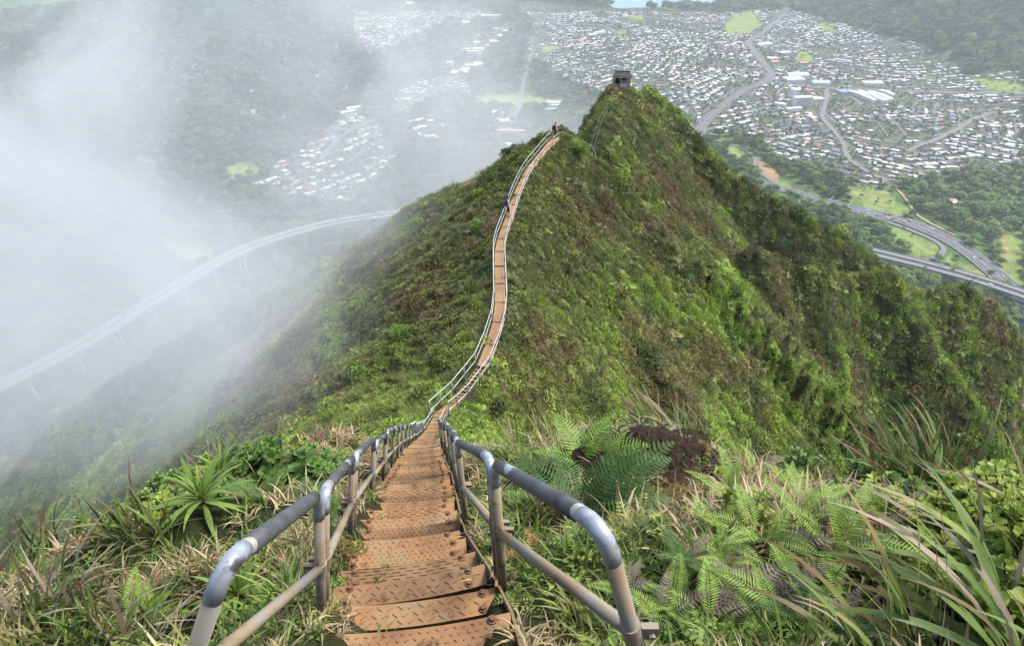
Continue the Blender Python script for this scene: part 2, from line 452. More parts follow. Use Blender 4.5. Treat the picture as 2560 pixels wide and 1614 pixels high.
ROADS = [('highway', HIGHWAY, 34), ('ramp_road', RAMP, 9), ('parkway_road', PARKWAY, 24), ('crossroad', CROSSROAD, 22), ('avenue_road', AVENUE, 13), ('link_road', LINKROAD, 13), ('slip_road', SLIPROAD, 10),
         ('track_path', TRACK, 6), ('strip_road', STRIP, 16), ('side_street', LEFTSTREET, 10)]
VIA_L = [np.array(G(x, y, -462.)) for x, y in ((-160, 1040), (0, 962), (198, 863), (369, 758), (527, 665), (619, 618), (731, 581), (850, 552), (1010, 530), (1150, 515))]
VIA_R = [np.array(G(x, y, -484.)) for x, y in ((2180, 628), (2240, 643), (2299, 657), (2355, 672), (2438, 695), (2560, 735), (2700, 790))]

def zone_masks(X, Y, Z):
    px, py, zc = topix(X, Y, Z)
    jx = px + (fbm(X / 45., Y / 45., 91, 2) - .5) * 16
    jy = py + (fbm(X / 45., Y / 45., 95, 2) - .5) * 9
    town = np.zeros(X.shape, bool)
    for p in TOWNS: town |= in_poly(jx, jy, p)
    lawn = np.zeros(X.shape, bool)
    for p in LAWNS: lawn |= in_poly(jx, jy, p)
    dirt = np.zeros(X.shape, bool)
    for p in DIRT: dirt |= in_poly(jx, jy, p)
    sparse = in_poly(jx, jy, SPARSE)
    road = np.full(X.shape, 1e9)
    for n, pts, w in ROADS: road = np.minimum(road, seg_dist(X, Y, pts) - w / 2)
    return town, lawn, dirt, sparse, road

# ------------------------------------------------------------------ ground meshes
def build_land():
    NR = 500
    rr = np.exp(np.linspace(math.log(0.12), math.log(9500.), NR))
    th = np.concatenate([np.linspace(R(-82), R(82), 540), np.linspace(R(82), R(278), 50)[1:-1]])
    A, RR = np.meshgrid(th, rr)
    X = RR * np.sin(A); Y = RR * np.cos(A)
    Z = land(X, Y)
    n = len(th)
    V = np.stack([X, Y, Z], -1).reshape(-1, 3)
    i, j = np.meshgrid(np.arange(NR - 1), np.arange(n), indexing='ij')
    j2 = (j + 1) % n
    F = np.stack([i * n + j, (i + 1) * n + j, (i + 1) * n + j2, i * n + j2], -1).reshape(-1, 4)
    F = F[:, ::-1]
    cz = V[F].mean(1)
    rc = np.hypot(cz[:, 0], cz[:, 1])
    hill = (rc < 900) & (cz[:, 2] > FLOOR + 24)
    # colours of the valley floor itself
    town, lawn, dirt, sparse, road = zone_masks(V[:, 0], V[:, 1], V[:, 2])
    c = np.tile(np.array([.065, .12, .034]), (len(V), 1)) * (0.7 + 0.6 * fbm(V[:, 0] / 60, V[:, 1] / 60, 71, 4))[:, None]
    c[sparse] = np.array([.07, .105, .04])
    tn = fbm(V[:, 0] / 30, V[:, 1] / 30, 73, 3)[:, None]
    c = np.where(town[:, None], np.array([.085, .115, .05]) * (1 - tn) + np.array([.10, .10, .085]) * tn, c)
    ln = fbm(V[:, 0] / 70, V[:, 1] / 70, 75, 3)[:, None]
    c = np.where(lawn[:, None], np.array([.13, .24, .045]) * (1 - ln) + np.array([.19, .20, .075]) * ln, c)
    c = np.where(dirt[:, None], np.array([.30, .20, .10]), c)
    kind = np.where(town, .4, 0) + np.where(lawn, 0.0, 0)
    objs = []
    for name, m, mat in (('hillside', hill, MAT['hill']), ('valley_ground', ~hill, MAT['valley'])):
        f = F[m]
        used, inv = np.unique(f, return_inverse=True)
        me = quad_mesh(name, V[used], inv.reshape(-1, 4), [mat])
        cattr(me, 'gcol', c[used])
        o = link(name, me); tag(o, kind='structure'); objs.append(o)
    return V.reshape(NR, n, 3), rr, th

MAT = {}
def land_materials():
    t = newmat('hill_soil')
    p = t.pos()
    n1 = t.noise(0.35, 5, 0.6, p); n2 = t.noise(6.0, 6, 0.65, p); n3 = t.noise(38.0, 4, 0.7, p)
    soil = t.ramp(n2, [(.3, (.020, .015, .009)), (.55, (.042, .031, .017)), (.75, (.07, .052, .03))])
    moss = t.ramp(n2, [(.3, (.016, .026, .008)), (.6, (.036, .055, .014)), (.8, (.07, .075, .025))])  # ground tone darkened so gaps between the scrub read as shade
    col = t.mix(t.maprange(n1, .28, .52), soil, moss)
    col = t.mix(t.math('MULTIPLY', n3, .5), col, (.03, .02, .012))
    t.set(color=col, rough=.95, spec=.1)
    t.bump(t.math('ADD', n2, n3), .8, .05)
    MAT['hill'] = t.mat
    t = newmat('valley_soil')
    p = t.pos()
    a = t.attr('gcol')
    n = t.noise(.05, 6, .65, p); n2 = t.noise(.6, 3, .6, p)
    col = t.mix(1.0, a.outputs['Color'], t.ramp(n, [(.3, (.6, .6, .6)), (.7, (1.35, 1.3, 1.3))]), 'MULTIPLY')
    col = t.mix(.6, col, t.mix(1.0, col, t.ramp(n2, [(.3, (.6, .6, .6)), (.7, (1.4, 1.4, 1.3))]), 'MULTIPLY'))
    t.set(color=col, rough=.95, spec=.1)
    MAT['valley'] = t.mat
land_materials()
LANDV, LAND_R, LAND_T = build_land()
print('land', time.time() - T0)
# ------------------------------------------------------------------ stairway
def metal_materials():
    t = newmat('rusty_tread')
    p = t.objco(); r = t.orand()
    off = t.node('ShaderNodeVectorMath', operation='ADD'); t.l(p, off.inputs[0])
    cmb = t.node('ShaderNodeCombineXYZ'); t.l(t.math('MULTIPLY', r, 37.0), cmb.inputs[0]); t.l(cmb.outputs[0], off.inputs[1]); p = off.outputs[0]
    n = t.noise(5, 6, .62, p); n2 = t.noise(26, 5, .6, p); n3 = t.noise(3.0, 3, .5, p)
    col = t.ramp(n, [(.28, (.15, .075, .038)), (.5, (.235, .132, .058)), (.72, (.30, .18, .088))])
    col = t.mix(t.maprange(n2, .55, .75), col, (.09, .05, .028))
    col = t.mix(t.maprange(n3, .50, .66, 0, .85), col, (.25, .175, .095))
    col = t.mix(1.0, col, t.ramp(r, [(0, (.66, .66, .68)), (.5, (1.0, 1.0, 1.0)), (1, (1.22, 1.16, 1.08))]), 'MULTIPLY')
    n4 = t.noise(9, 4, .7, p); col = t.mix(t.maprange(n4, .60, .70, 0, .8), col, (.075, .048, .03))
    t.set(color=col, rough=t.ramp(n2, [(.3, .5), (.7, .9)]), metal=.0, spec=.35)
    t.bump(n2, .25, .004)
    MAT['tread'] = t.mat
    t = newmat('walkway_rust')
    p = t.pos(); n = t.noise(.5, 5, .6, p); n2 = t.noise(9, 5, .65, p)
    col = t.ramp(n, [(.3, (.215, .125, .068)), (.55, (.30, .185, .10)), (.75, (.35, .225, .13))])
    col = t.mix(t.maprange(n2, .58, .75, 0, .5), col, (.20, .10, .05))
    t.set(color=col, rough=.85, spec=.2)
    MAT['walk'] = t.mat
    # weathered galvanised pipe, clay smeared
    t = newmat('galvanised_pipe')
    p = t.pos(); n = t.noise(7, 6, .65, p); n2 = t.noise(45, 4, .6, p); n3 = t.noise(2.2, 4, .6, p)
    col = t.ramp(n, [(.3, (.20, .215, .225)), (.55, (.36, .38, .39)), (.75, (.50, .52, .53))])
    clay = t.ramp(n2, [(.3, (.20, .14, .085)), (.7, (.34, .25, .15))])
    m = t.maprange(n3, .42, .66)
    col = t.mix(m, col, clay)
    t.set(color=col, rough=t.mix(m, (.38,) * 3, (.8,) * 3), metal=t.math('MULTIPLY', t.math('SUBTRACT', 1.0, m), .55), spec=.4)
    t.bump(n2, .15, .002)
    MAT['pipe'] = t.mat
    t = newmat('clay_smeared_pipe')
    p = t.pos(); n = t.noise(6, 5, .6, p); n2 = t.noise(50, 4, .6, p)
    col = t.ramp(n, [(.33, (.20, .205, .20)), (.5, (.24, .19, .125)), (.7, (.17, .115, .068))])
    n3 = t.noise(17, 5, .7, p); col = t.mix(t.maprange(n3, .58, .72, 0, .75), col, (.095, .06, .035)); t.set(color=col, rough=.75, metal=.05, spec=.3); t.bump(n2, .3, .002)
    MAT['clay'] = t.mat
    # dark sleeve worn through to bright zinc
    t = newmat('worn_dark_sleeve')
    p = t.pos(); n = t.noise(4.2, 3, .55, p, .6); n2 = t.noise(60, 4, .6, p); n3 = t.noise(15, 5, .6, p)
    dark = t.ramp(n3, [(.3, (.028, .030, .033)), (.7, (.085, .09, .098))])
    worn = t.maprange(t.math('ADD', n, t.math('MULTIPLY', t.math('SUBTRACT', n3, .5), .12)), .605, .62, smooth=False); rustf = t.maprange(t.noise(23, 5, .65, p), .60, .70, 0, .8)
    dark = t.mix(rustf, dark, (.16, .085, .045))
    col = t.mix(worn, dark, (.34, .38, .43))
    t.set(color=col, rough=t.mix(worn, (.55,) * 3, (.45,) * 3), metal=t.math('MULTIPLY', worn, .25), spec=.5); t.bump(n2, .1, .001)
    MAT['sleeve'] = t.mat
    t = newmat('bright_worn_zinc')
    p = t.pos(); n = t.noise(16, 5, .6, p, .5); n2 = t.noise(8, 3, .6, p)
    col = t.ramp(n, [(.34, (.05, .05, .055)), (.42, (.26, .285, .32)), (.7, (.40, .43, .48))])
    col = t.mix(t.maprange(n2, .6, .68), col, (.42, .2, .07))
    n5 = t.noise(70, 3, .7, p); col = t.mix(t.maprange(n5, .55, .75, 0, .6), col, (.10, .085, .07)); t.set(color=col, rough=.45, metal=.25, spec=.5); t.bump(n5, .2, .0015)
    MAT['zinc'] = t.mat
    MAT['bolt'] = plain('rusty_bolt', (.16, .085, .045), .75, .2, .3, 60)
    MAT['stringer'] = plain('clay_stained_steel', (.20, .13, .075), .85, 0., .35, 14)
    MAT['farpipe'] = plain('pale_weathered_rail', (.42, .43, .40), .5, .2, .12, 3)
metal_materials()

TW = 0.52                                   # tread width
def tread_mesh(kind, seed):
    rnd = random.Random(seed)
    mb = MB(); n = 8; D = .078; th = .006
    sag = .010
    cols = []
    for i in range(n + 1):
        x = -TW / 2 + TW * i / n
        zz = -sag * (1 - (2 * i / n - 1) ** 2)
        yy = -.010 * (1 - (2 * i / n - 1) ** 2)
        cols.append((x, yy, zz))
    V = []; F = []
    for x, yy, zz in cols:                  # lip, top, lip
        V += [(x, yy - D / 2, zz - .024), (x, yy - D / 2, zz), (x, yy + D / 2, zz), (x, yy + D / 2, zz - .024), (x, yy + D / 2 - th, zz - .024), (x, yy + D / 2 - th, zz - th), (x, yy - D / 2 + th, zz - th), (x, yy - D / 2 + th, zz - .024)]
    for i in range(n):
        a = i * 8; b = a + 8
        for k in range(8):
            k2 = (k + 1) % 8
            F.append((a + k, a + k2, b + k2, b + k))
    F.append(tuple(range(8))); F.append(tuple(n * 8 + k for k in range(7, -1, -1)))
    mb.add(V, F)
    def top(x):
        q = 1 - (2 * (x + TW / 2) / TW - 1) ** 2
        return -.010 * q, -sag * q
    if kind == 'chevron':
        rows = 3; m = 15
        for r_ in range(rows):
            for c in range(m):
                x = -TW / 2 + .025 + (TW - .05) * (c + .5 * (r_ % 2)) / m
                yo, zo = top(x)
                y = yo - D / 2 + .016 + r_ * (D - .032) / (rows - 1)
                ang = (1 if (c + r_) % 2 else -1) * R(38)
                mb.box((x, y, zo + .0012), (.026, .0052, .0042), 0, Matrix.Rotation(ang, 3, 'Z'), .6)
    elif kind == 'bars':
        for r_ in range(5):
            for c in range(9):
                x = -TW / 2 + .03 + (TW - .06) * (c + .5 * (r_ % 2)) / 9
                yo, zo = top(x)
                y = yo - D / 2 + .010 + r_ * (D - .02) / 4
                mb.box((x, y, zo + .0015), (.034, .0045, .005), 0, None, .7)
    elif kind == 'studs':
        for r_ in range(4):
            for c in range(20):
                x = -TW / 2 + .02 + (TW - .04) * (c + .5 * (r_ % 2)) / 20
                yo, zo = top(x)
                mb.box((x, yo - D / 2 + .012 + r_ * (D - .024) / 3, zo + .001), (.013, .006, .004), 0, Matrix.Rotation(R(38) * (1 if c % 2 else -1), 3, 'Z'), .6)
    return mb.mesh('tread', MAT['tread'])
def hexbolt_mesh():
    mb = MB()
    for r0, r1, z0, z1, n in ((.0135, .0135, 0, .0025, 12), (.0085, .008, .0025, .010, 6)):
        V = [(r0 * math.cos(2 * math.pi * k / n), r0 * math.sin(2 * math.pi * k / n), z0) for k in range(n)] + [(r1 * math.cos(2 * math.pi * k / n), r1 * math.sin(2 * math.pi * k / n), z1) for k in range(n)]
        mb.add(V, [(k, (k + 1) % n, n + (k + 1) % n, n + k) for k in range(n)] + [tuple(range(n, 2 * n))])
    return mb.mesh('bolt', MAT['bolt'])

stair = empty('stairway', tuple(path(.8)))
tag(stair, 'long narrow stairway of rust-brown metal treads running down and along the green ridge', 'stairway')
ORG = Vector(path(.8))
def part(o, parent=stair):
    o.parent = parent
    return o
def heading(y):
    d = path_dir(y); return math.atan2(-d[0], d[1])
treads = {k: tread_mesh(k, i) for i, k in enumerate(('chevron', 'bars', 'studs', 'plain'))}
boltm = hexbolt_mesh()
NEAR_KINDS = {0: 'studs', 1: 'chevron', 2: 'chevron', 3: 'bars', 4: 'studs', 5: 'chevron', 6: 'studs', 7: 'chevron', 8: 'bars', 9: 'studs', 10: 'chevron', 11: 'bars', 12: 'studs'}
trnd = random.Random(3)
ylist = []
y = .82 - .167 * 6; i = -6
while y < 17.9:
    ylist.append((i, y)); s = path_dir(y)
    y += .227 * math.hypot(s[0], s[1]); i += 1
y = 18.25
while y < 23.75:
    ylist.append((i, y)); s = path_dir(y, .8)
    y += .345 * math.hypot(s[0], s[1]); i += 1
for i, y in ylist:
    p = Vector(path(y)) - ORG
    far = y > 6
    k = NEAR_KINDS.get(i, trnd.choice(['chevron', 'studs', 'bars'])) if not far else 'plain'
    o = link('tread', treads[k]); part(o)
    o.location = p + Vector((trnd.uniform(-.012, .012), 0, trnd.uniform(-.006, .006)))
    o.rotation_euler = (R(trnd.uniform(-4, 3)), R(trnd.uniform(-1.6, 1.6)), heading(y) * .55 + R(trnd.uniform(-1.3, 1.3)))
    if 18 < y: o.scale = (1.15, 1.6, 1.2)
    elif y > 6: o.scale = (1.02, 1.15, 1)
    if y < 4.2:
        for sx in (-1, 1):
            for by in (-.026, .024):
                b = link('bolt', boltm, o)
                b.location = (sx * (TW / 2 - .055 + trnd.uniform(-.006, .006)), by, -.001)
                b.rotation_euler = (0, 0, trnd.uniform(0, 6))
# stringers: flat steel strips on edge under both ends of the treads
for sx in (-1, 1):
    ys = np.concatenate([np.arange(-.4, 6, .25), np.arange(6, 24.2, .6)])
    mb = MB()
    V = []; F = []
    for y in ys:
        p = path(y); h = heading(y); n = Vector((math.cos(h), math.sin(h), 0))
        c = Vector(p) - ORG + n * (sx * (TW / 2 + .012))
        for dx, dz in ((-.004, -.10), (.004, -.10), (.004, .012), (-.004, .012)):
            V.append(c + n * dx + Vector((0, 0, dz)))
    for a in range(len(ys) - 1):
        for k in range(4):
            F.append((a * 4 + k, a * 4 + (k + 1) % 4, a * 4 + 4 + (k + 1) % 4, a * 4 + 4 + k))
    mb.add(V, F)
    part(mb.build('stringer', MAT['stringer']))
# flat walkway panels along the crest
joints = [23.95, 26.15, 28.35, 30.5, 32.7, 34.9, 37.1, 39.3, 41.4, 43.6, 45.8, 48.0, 50.2, 52.4, 54.6, 56.8, 59.0, 61.0, 62.6, 64.0]
prnd = random.Random(5)
for y0, y1 in zip(joints[:-1], joints[1:]):
    a = Vector(path(y0 + .05)); b = Vector(path(y1 - .05))
    d = b - a; L = d.length
    w = .62 if y0 < 60 else .8
    mb = MB(); nx, ny = 2, 6
    mb.box((0, 0, 0), (w, L, .03)); mb.box((-w / 2 - .0, 0, -.05), (.03, L - .02, .09)); mb.box((w / 2 + .0, 0, -.05), (.03, L - .02, .09))
    o = part(mb.build('walkway_panel', MAT['walk']))
    o.location = (a + b) / 2 - ORG + Vector((0, 0, .02 + prnd.uniform(-.015, .015)))
    o.rotation_euler = (math.asin(d.z / L) + R(prnd.uniform(-.6, .6)), R(prnd.uniform(-1, 1)), math.atan2(-d.x, d.y) + R(prnd.uniform(-.8, .8)))

# handrails: each section is one bent pipe with a middle rail, clamps and base brackets
PR = .0148
def rail_section(y0, y1, sx, lean=0.0, hgt=.55, inset=0.0, detail=True, r=PR, gap0=.29, gap1=None, n=10, splay=0.0):
    if gap1 is None: gap1 = (.18 if sx < 0 else .28, .18 if sx < 0 else .28)
    def fr(y):
        p = Vector(path(y)); h = heading(y); return p, Vector((math.cos(h), math.sin(h), 0)), Vector(path_dir(y))
    pts = []
    for y, k in ((y0, 0), (y1, 1)):
        p, nrm, d = fr(y)
        base = p + nrm * sx * (gap0 + (splay if k == 0 else 0)) + Vector((0, 0, -.10)) - Vector((d.x, d.y, 0)) * .02
        top = p + nrm * sx * gap1[k] + Vector((0, 0, hgt)) + Vector((d.x, d.y, 0)) * .03
        pts.append((base, top))
    (b0, t0), (b1, t1) = pts
    hr = empty('handrail', b0 - ORG); hr.parent = stair
    L = lambda v: v - b0
    if detail:
        cen = bend([L(b0), L(t0), L(t1), L(b1)], .085, 6)
        for a_, b_, nm, mt in ((0, 2, 'post', 'clay'), (1, 8, 'rail_bend', 'zinc'), (7, len(cen) - 7, 'top_rail', 'pipe'), (len(cen) - 8, len(cen) - 1, 'rail_bend', 'zinc'), (len(cen) - 2, len(cen), 'post', 'clay')):
            mb = MB(); mb.tube(cen[a_:b_], r + (.0004 if nm == 'rail_bend' else 0), n + 2); mb.build(nm, MAT[mt], hr, True)
        k0 = 7; dd = (cen[-8] - cen[k0]) if len(cen) > 15 else (t1 - t0)
        ax = (L(t1) - L(t0)).normalized(); ll = (t1 - t0).length
        mb = MB(); mb.tube([L(t0) + ax * (.11 + q * (ll - .17)) for q in np.linspace(0, 1, 7)], r + .0022, n + 2); mb.build('rail_sleeve', MAT['sleeve'], hr, True)
        m0 = b0.lerp(t0, .56); m1 = b1.lerp(t1, .56)
        mb = MB(); mb.tube([L(m0), L(m1)], r * .95, n); mb.build('middle_rail', MAT['clay'], hr, True)
        for m, bb, tt in ((m0, b0, t0), (m1, b1, t1)):
            ax2 = (tt - bb).normalized()
            mb = MB(); mb.tube([L(m) - ax2 * .024, L(m) + ax2 * .024], r + .004, n + 2)
            mb.box(L(m) + Vector((sx * .03, 0, .0)), (.03, .012, .036)); mb.tube([L(m) + Vector((sx * .034, -.014, 0)), L(m) + Vector((sx * .034, .014, 0))], .006, 6)
            mb.build('clamp', MAT['clay'], hr, True, 40)
            mb = MB(); mb.box(L(bb) + Vector((-sx * .022, -.012, .075)), (.012, .05, .17), 0, None, .8); mb.build('base_bracket', MAT['stringer'], hr)
    else:
        mb = MB(); mb.tube(bend([L(b0), L(t0), L(t1), L(b1)], .06, 2), r, 6); mb.build('post_pipe', MAT['farpipe'], hr, True)
        mb = MB(); mb.tube([L(b0.lerp(t0, .5)), L(b1.lerp(t1, .5))], r * .9, 6); mb.build('middle_rail', MAT['farpipe'], hr, True)
    return hr
ends = [(.495, 1.02), (1.08, 1.80), (1.86, 2.5), (2.56, 3.2)]
y = 3.27
while y < 17.5:
    ends.append((y, y + .74)); y += .80
for a, b in ends:
    for sx in (-1, 1):
        j = trnd.uniform(-.03, .03) if a > 1.5 else 0
        rail_section(a + j, b + j, sx, splay=(0 if a > 1 else (.20 if sx < 0 else .24)), gap1=(None if a > 1 else ((.185, .185) if sx < 0 else (.365, .275))), detail=a < 7, hgt=.55 + (trnd.uniform(-.05, .05) if a > 1.9 else 0), r=PR if a < 7 else .018)
y = 18.0
while y < 63:
    st = 1.5 if y < 24 else 2.2
    for sx in (-1, 1):
        if y > 58 and sx > 0 and y < 61: continue
        rail_section(y, y + st - .08, sx, detail=False, hgt=.85, r=.024, gap0=.36, gap1=(.40, .40))
    y += st
print('stairs', time.time() - T0)
# ------------------------------------------------------------------ leaves and plants
def foliage_mat(name, dark, light, transl=.3, tip=None, inst=False, scale=9.0, rough=.5):
    t = newmat(name)
    if inst:
        col = t.attr('tint', 'INSTANCER').outputs['Color']
        rpi = t.node('ShaderNodeNewGeometry').outputs['Random Per Island']
        col = t.mix(1.0, col, t.ramp(rpi, [(0, (.55, .55, .5)), (.5, (.95, .95, .9)), (1, (1.5, 1.45, 1.2))]), 'MULTIPLY')
    else:
        rpi = t.node('ShaderNodeNewGeometry').outputs['Random Per Island']
        r = t.orand()
        f = t.math('ADD', t.math('MULTIPLY', rpi, .55), t.math('MULTIPLY', r, .45))
        col = t.mix(f, dark, light)
    if tip is not None:
        a = t.attr('t').outputs['Fac']
        n = t.noise(3.0, 2, .5, t.objco())
        r = t.orand()
        e = t.math('ADD', a, t.math('MULTIPLY', t.math('SUBTRACT', r, .5), .9))
        col = t.mix(t.maprange(e, .62, 1.05), col, tip)
    leaf_shader(t, col, transl, rough)
    return t.mat
MAT['cover'] = foliage_mat('cover_leaf', None, None, .25, inst=True)
MAT['coverdry'] = foliage_mat('cover_blade', None, None, .25, inst=True)
MAT['crown'] = foliage_mat('crown_leaf', None, None, .2, inst=True)
MAT['bark'] = plain('bark', (.09, .07, .05), .95, 0, .4, 5)
MAT['twig'] = plain('dark_twig', (.06, .042, .03), .95, 0, .4, 20)

def dirs(n, rnd, zmin=-.1):
    out = []
    while len(out) < n:
        v = Vector((rnd.gauss(0, 1), rnd.gauss(0, 1), rnd.gauss(0, 1))).normalized()
        if v.z > zmin: out.append(v)
    return out
def leafquad(V, F, p, d, w, l, rnd, fold=.25):
    """one pointed leaf: base at p, along d, slightly folded"""
    d = d.normalized(); up = Vector((rnd.gauss(0, .35), rnd.gauss(0, .35), 1)).normalized()
    s = d.cross(up)
    if s.length < 1e-3: s = Vector((1, 0, 0))
    s.normalize(); n = s.cross(d)
    b = len(V)
    V += [p, p + d * l * .45 + s * w * .5 + n * w * fold, p + d * l - n * l * .12, p + d * l * .45 - s * w * .5 + n * w * fold]
    F += [(b, b + 1, b + 2), (b, b + 2, b + 3)]
def strap(V, F, T, p, az, tilt, L, w, droop, n=5, twist=0.0, fold=.18, t0=0.0):
    """long arching blade; T collects the position along the blade"""
    h = Vector((math.cos(az), math.sin(az), 0)); a = tilt; q = Vector(p); b = len(V)
    for i in range(n + 1):
        t = i / n
        d = h * math.cos(a) + Vector((0, 0, 1)) * math.sin(a)
        s = Vector((-h.y, h.x, 0)); nn = s.cross(d)
        ca, sa = math.cos(twist * t), math.sin(twist * t); s = s * ca + nn * sa
        ww = w * (0.55 + 1.4 * t if t < .3 else (1 - ((t - .3) / .7) ** 1.6) * .97 + .03) * .5
        if i == n: V.append(q); T.append(t)
        else:
            V += [q - s * ww + nn * ww * fold, q + s * ww + nn * ww * fold]; T += [t, t]
        q = q + d * (L / n); a -= droop / n * (0.4 + 1.2 * t)
    for i in range(n - 1):
        F.append((b + 2 * i, b + 2 * i + 1, b + 2 * i + 3, b + 2 * i + 2))
    F.append((b + 2 * (n - 1), b + 2 * (n - 1) + 1, b + 2 * n))
def pydata_mesh(name, V, F, mats, T=None, smooth=True, mi=None):
    me = bpy.data.meshes.new(name); me.from_pydata([tuple(v) for v in V], [], F)
    for m in (mats if isinstance(mats, (list, tuple)) else [mats]): me.materials.append(m)
    if T is not None: fattr(me, 't', T)
    if mi is not None: me.polygons.foreach_set('material_index', np.array(mi, np.int32))
    if smooth: me.shade_smooth()
    me.update()
    return me
KIT = {}
def kit(coll, name, me):
    """a source shape that the scatter draws; lives outside the scene's own collection"""
    o = bpy.data.objects.new(name, me); coll.objects.link(o); return o

def clump_mesh(name, seed, n=95, r=.5, flat=.75, lw=.085, ll=.16, mat='cover'):
    rnd = random.Random(seed); V = []; F = []
    lobes = [(Vector((rnd.uniform(-.55, .55) * r, rnd.uniform(-.55, .55) * r, rnd.uniform(.15, .5) * r * flat)), rnd.uniform(.35, .7) * r) for _ in range(5)]
    for v in dirs(n, rnd, -.35):
        c, q = rnd.choice(lobes)
        p = c + Vector((v.x, v.y, v.z * flat)) * q * rnd.uniform(.75, 1.05)
        d = (v + Vector((rnd.gauss(0, .5), rnd.gauss(0, .5), rnd.gauss(0, .4)))).normalized()
        leafquad(V, F, p, d, lw * rnd.uniform(.7, 1.3), ll * rnd.uniform(.7, 1.3), rnd)
    return pydata_mesh(name, V, F, MAT[mat], smooth=False)
def tussock_mesh(name, seed, n=46, L=.75, w=.022, mat='coverdry'):
    rnd = random.Random(seed); V = []; F = []; T = []
    for _ in range(n):
        az = rnd.uniform(0, 6.283); rr = rnd.uniform(0, .12)
        strap(V, F, T, (math.cos(az) * rr, math.sin(az) * rr, -.03), az + rnd.gauss(0, .5), R(rnd.uniform(35, 85)), L * rnd.uniform(.5, 1.1), w * rnd.uniform(.7, 1.3), R(rnd.uniform(30, 120)), 3)
    return pydata_mesh(name, V, F, MAT[mat], T)
def frond_geo(V, F, T, p, az, tilt, L, droop, pairs=16, pw=.30, rnd=random, sub=True):
    """fern frond: arching rachis with pairs of narrow pinnae"""
    h = Vector((math.cos(az), math.sin(az), 0)); a = tilt; q = Vector(p); pts = []
    n = pairs
    for i in range(n + 1):
        d = h * math.cos(a) + Vector((0, 0, 1)) * math.sin(a)
        pts.append((Vector(q), d)); q = q + d * (L / n); a -= droop / n
    s = Vector((-h.y, h.x, 0))
    b = len(V)
    rw = L * .006
    for i, (q, d) in enumerate(pts): V.extend([q - s * rw * (1.3 - i / n), q + s * rw * (1.3 - i / n)]); T.extend([i / n, i / n])
    for i in range(n): F.append((b + 2 * i, b + 2 * i + 1, b + 2 * i + 3, b + 2 * i + 2))
    for i, (q, d) in enumerate(pts):
        t = i / n
        if t < .1: continue
        pl = L * pw * (min(1, (t - .05) / .28)) ** .7 * (1 - max(0, (t - .3) / .7) ** 1.5 * .93)
        if pl < .004: continue
        w = L / n * .40
        nn = s.cross(d)
        for sg in (-1, 1):
            dd = (s * sg + d * .45 + nn * rnd.uniform(-.08, .12)).normalized()
            fw = d - dd * d.dot(dd); fw.normalize()
            bb = len(V)
            if sub:
                m = 5
                V.append(q); T.append(t)
                ring = []
                for e in (-1, 1):
                    for k in range(1, m):
                        u = k / m
                        prof = (1 - u ** 2.2) * (1.0 if k % 2 else .62)
                        V.append(q + dd * pl * u + fw * e * w * prof - nn * pl * .12 * u * u); T.append(t)
                V.append(q + dd * pl - nn * pl * .14); T.append(t)
                tip = len(V) - 1
                lo = [bb] + [bb + k for k in range(1, m)] + [tip]
                hi = [bb] + [bb + m - 1 + k for k in range(1, m)] + [tip]
                F.append((lo[0], lo[1], hi[1]))
                for k in range(1, m - 1): F.append((lo[k], lo[k + 1], hi[k + 1], hi[k]))
                F.append((lo[m - 1], tip, hi[m - 1]))
            else:
                V.extend([q, q + dd * pl * .4 + fw * w, q + dd * pl - nn * pl * .1, q + dd * pl * .4 - fw * w]); T.extend([t] * 4)
                F.extend([(bb, bb + 1, bb + 2), (bb, bb + 2, bb + 3)])
def fern_cover_mesh(name, seed, n=9, L=.6, mat='cover'):
    rnd = random.Random(seed); V = []; F = []; T = []
    for k in range(n):
        frond_geo(V, F, T, (0, 0, .02), 6.283 * k / n + rnd.uniform(-.3, .3), R(rnd.uniform(30, 75)), L * rnd.uniform(.6, 1.1), R(rnd.uniform(50, 110)), 8, .32, rnd, False)
    return pydata_mesh(name, V, F, MAT[mat], T)
def tree_crown_mesh(name, seed, n=260, rx=.5, rz=.36, lw=.12, ll=.17, lobes=9, mat='crown', flat=1.0):
    rnd = random.Random(seed); V = []; F = []
    lb = []
    for k in range(lobes):
        a = 6.283 * k / lobes + rnd.uniform(-.4, .4); q = rnd.uniform(.05, .32) if k % 3 else rnd.uniform(0, .1)
        lb.append((Vector((math.cos(a) * q, math.sin(a) * q, .62 + rnd.uniform(-.14, .16) * flat)), rnd.uniform(.16, .27)))
    for v in dirs(n, rnd, -.45):
        c, q = rnd.choice(lb)
        p = c + Vector((v.x, v.y, v.z * .72)) * q * rnd.uniform(.8, 1.05)
        d = (v * .6 + Vector((rnd.gauss(0, .6), rnd.gauss(0, .6), rnd.gauss(0, .35)))).normalized()
        leafquad(V, F, p, d, lw * rnd.uniform(.6, 1.3), ll * rnd.uniform(.6, 1.3), rnd, .15)
    return pydata_mesh(name, V, F, MAT[mat], smooth=False)
def trunk_mesh(name, seed, h=.55, r=.028, mat=None):
    rnd = random.Random(seed); mb = MB()
    mb.tube([(0, 0, -.08), (rnd.uniform(-.02, .02), rnd.uniform(-.02, .02), h * .5), (0, 0, h)], [r * 1.3, r, r * .7], 6)
    for k in range(4):
        a = 1.6 * k + rnd.uniform(-.3, .3)
        mb.tube([(0, 0, h * .55 + .06 * k), (math.cos(a) * .12, math.sin(a) * .12, h * .8 + .05 * k), (math.cos(a) * .25, math.sin(a) * .25, h + .08)], [r * .6, r * .45, r * .2], 5)
    return mb.mesh(name, MAT['bark'], True)

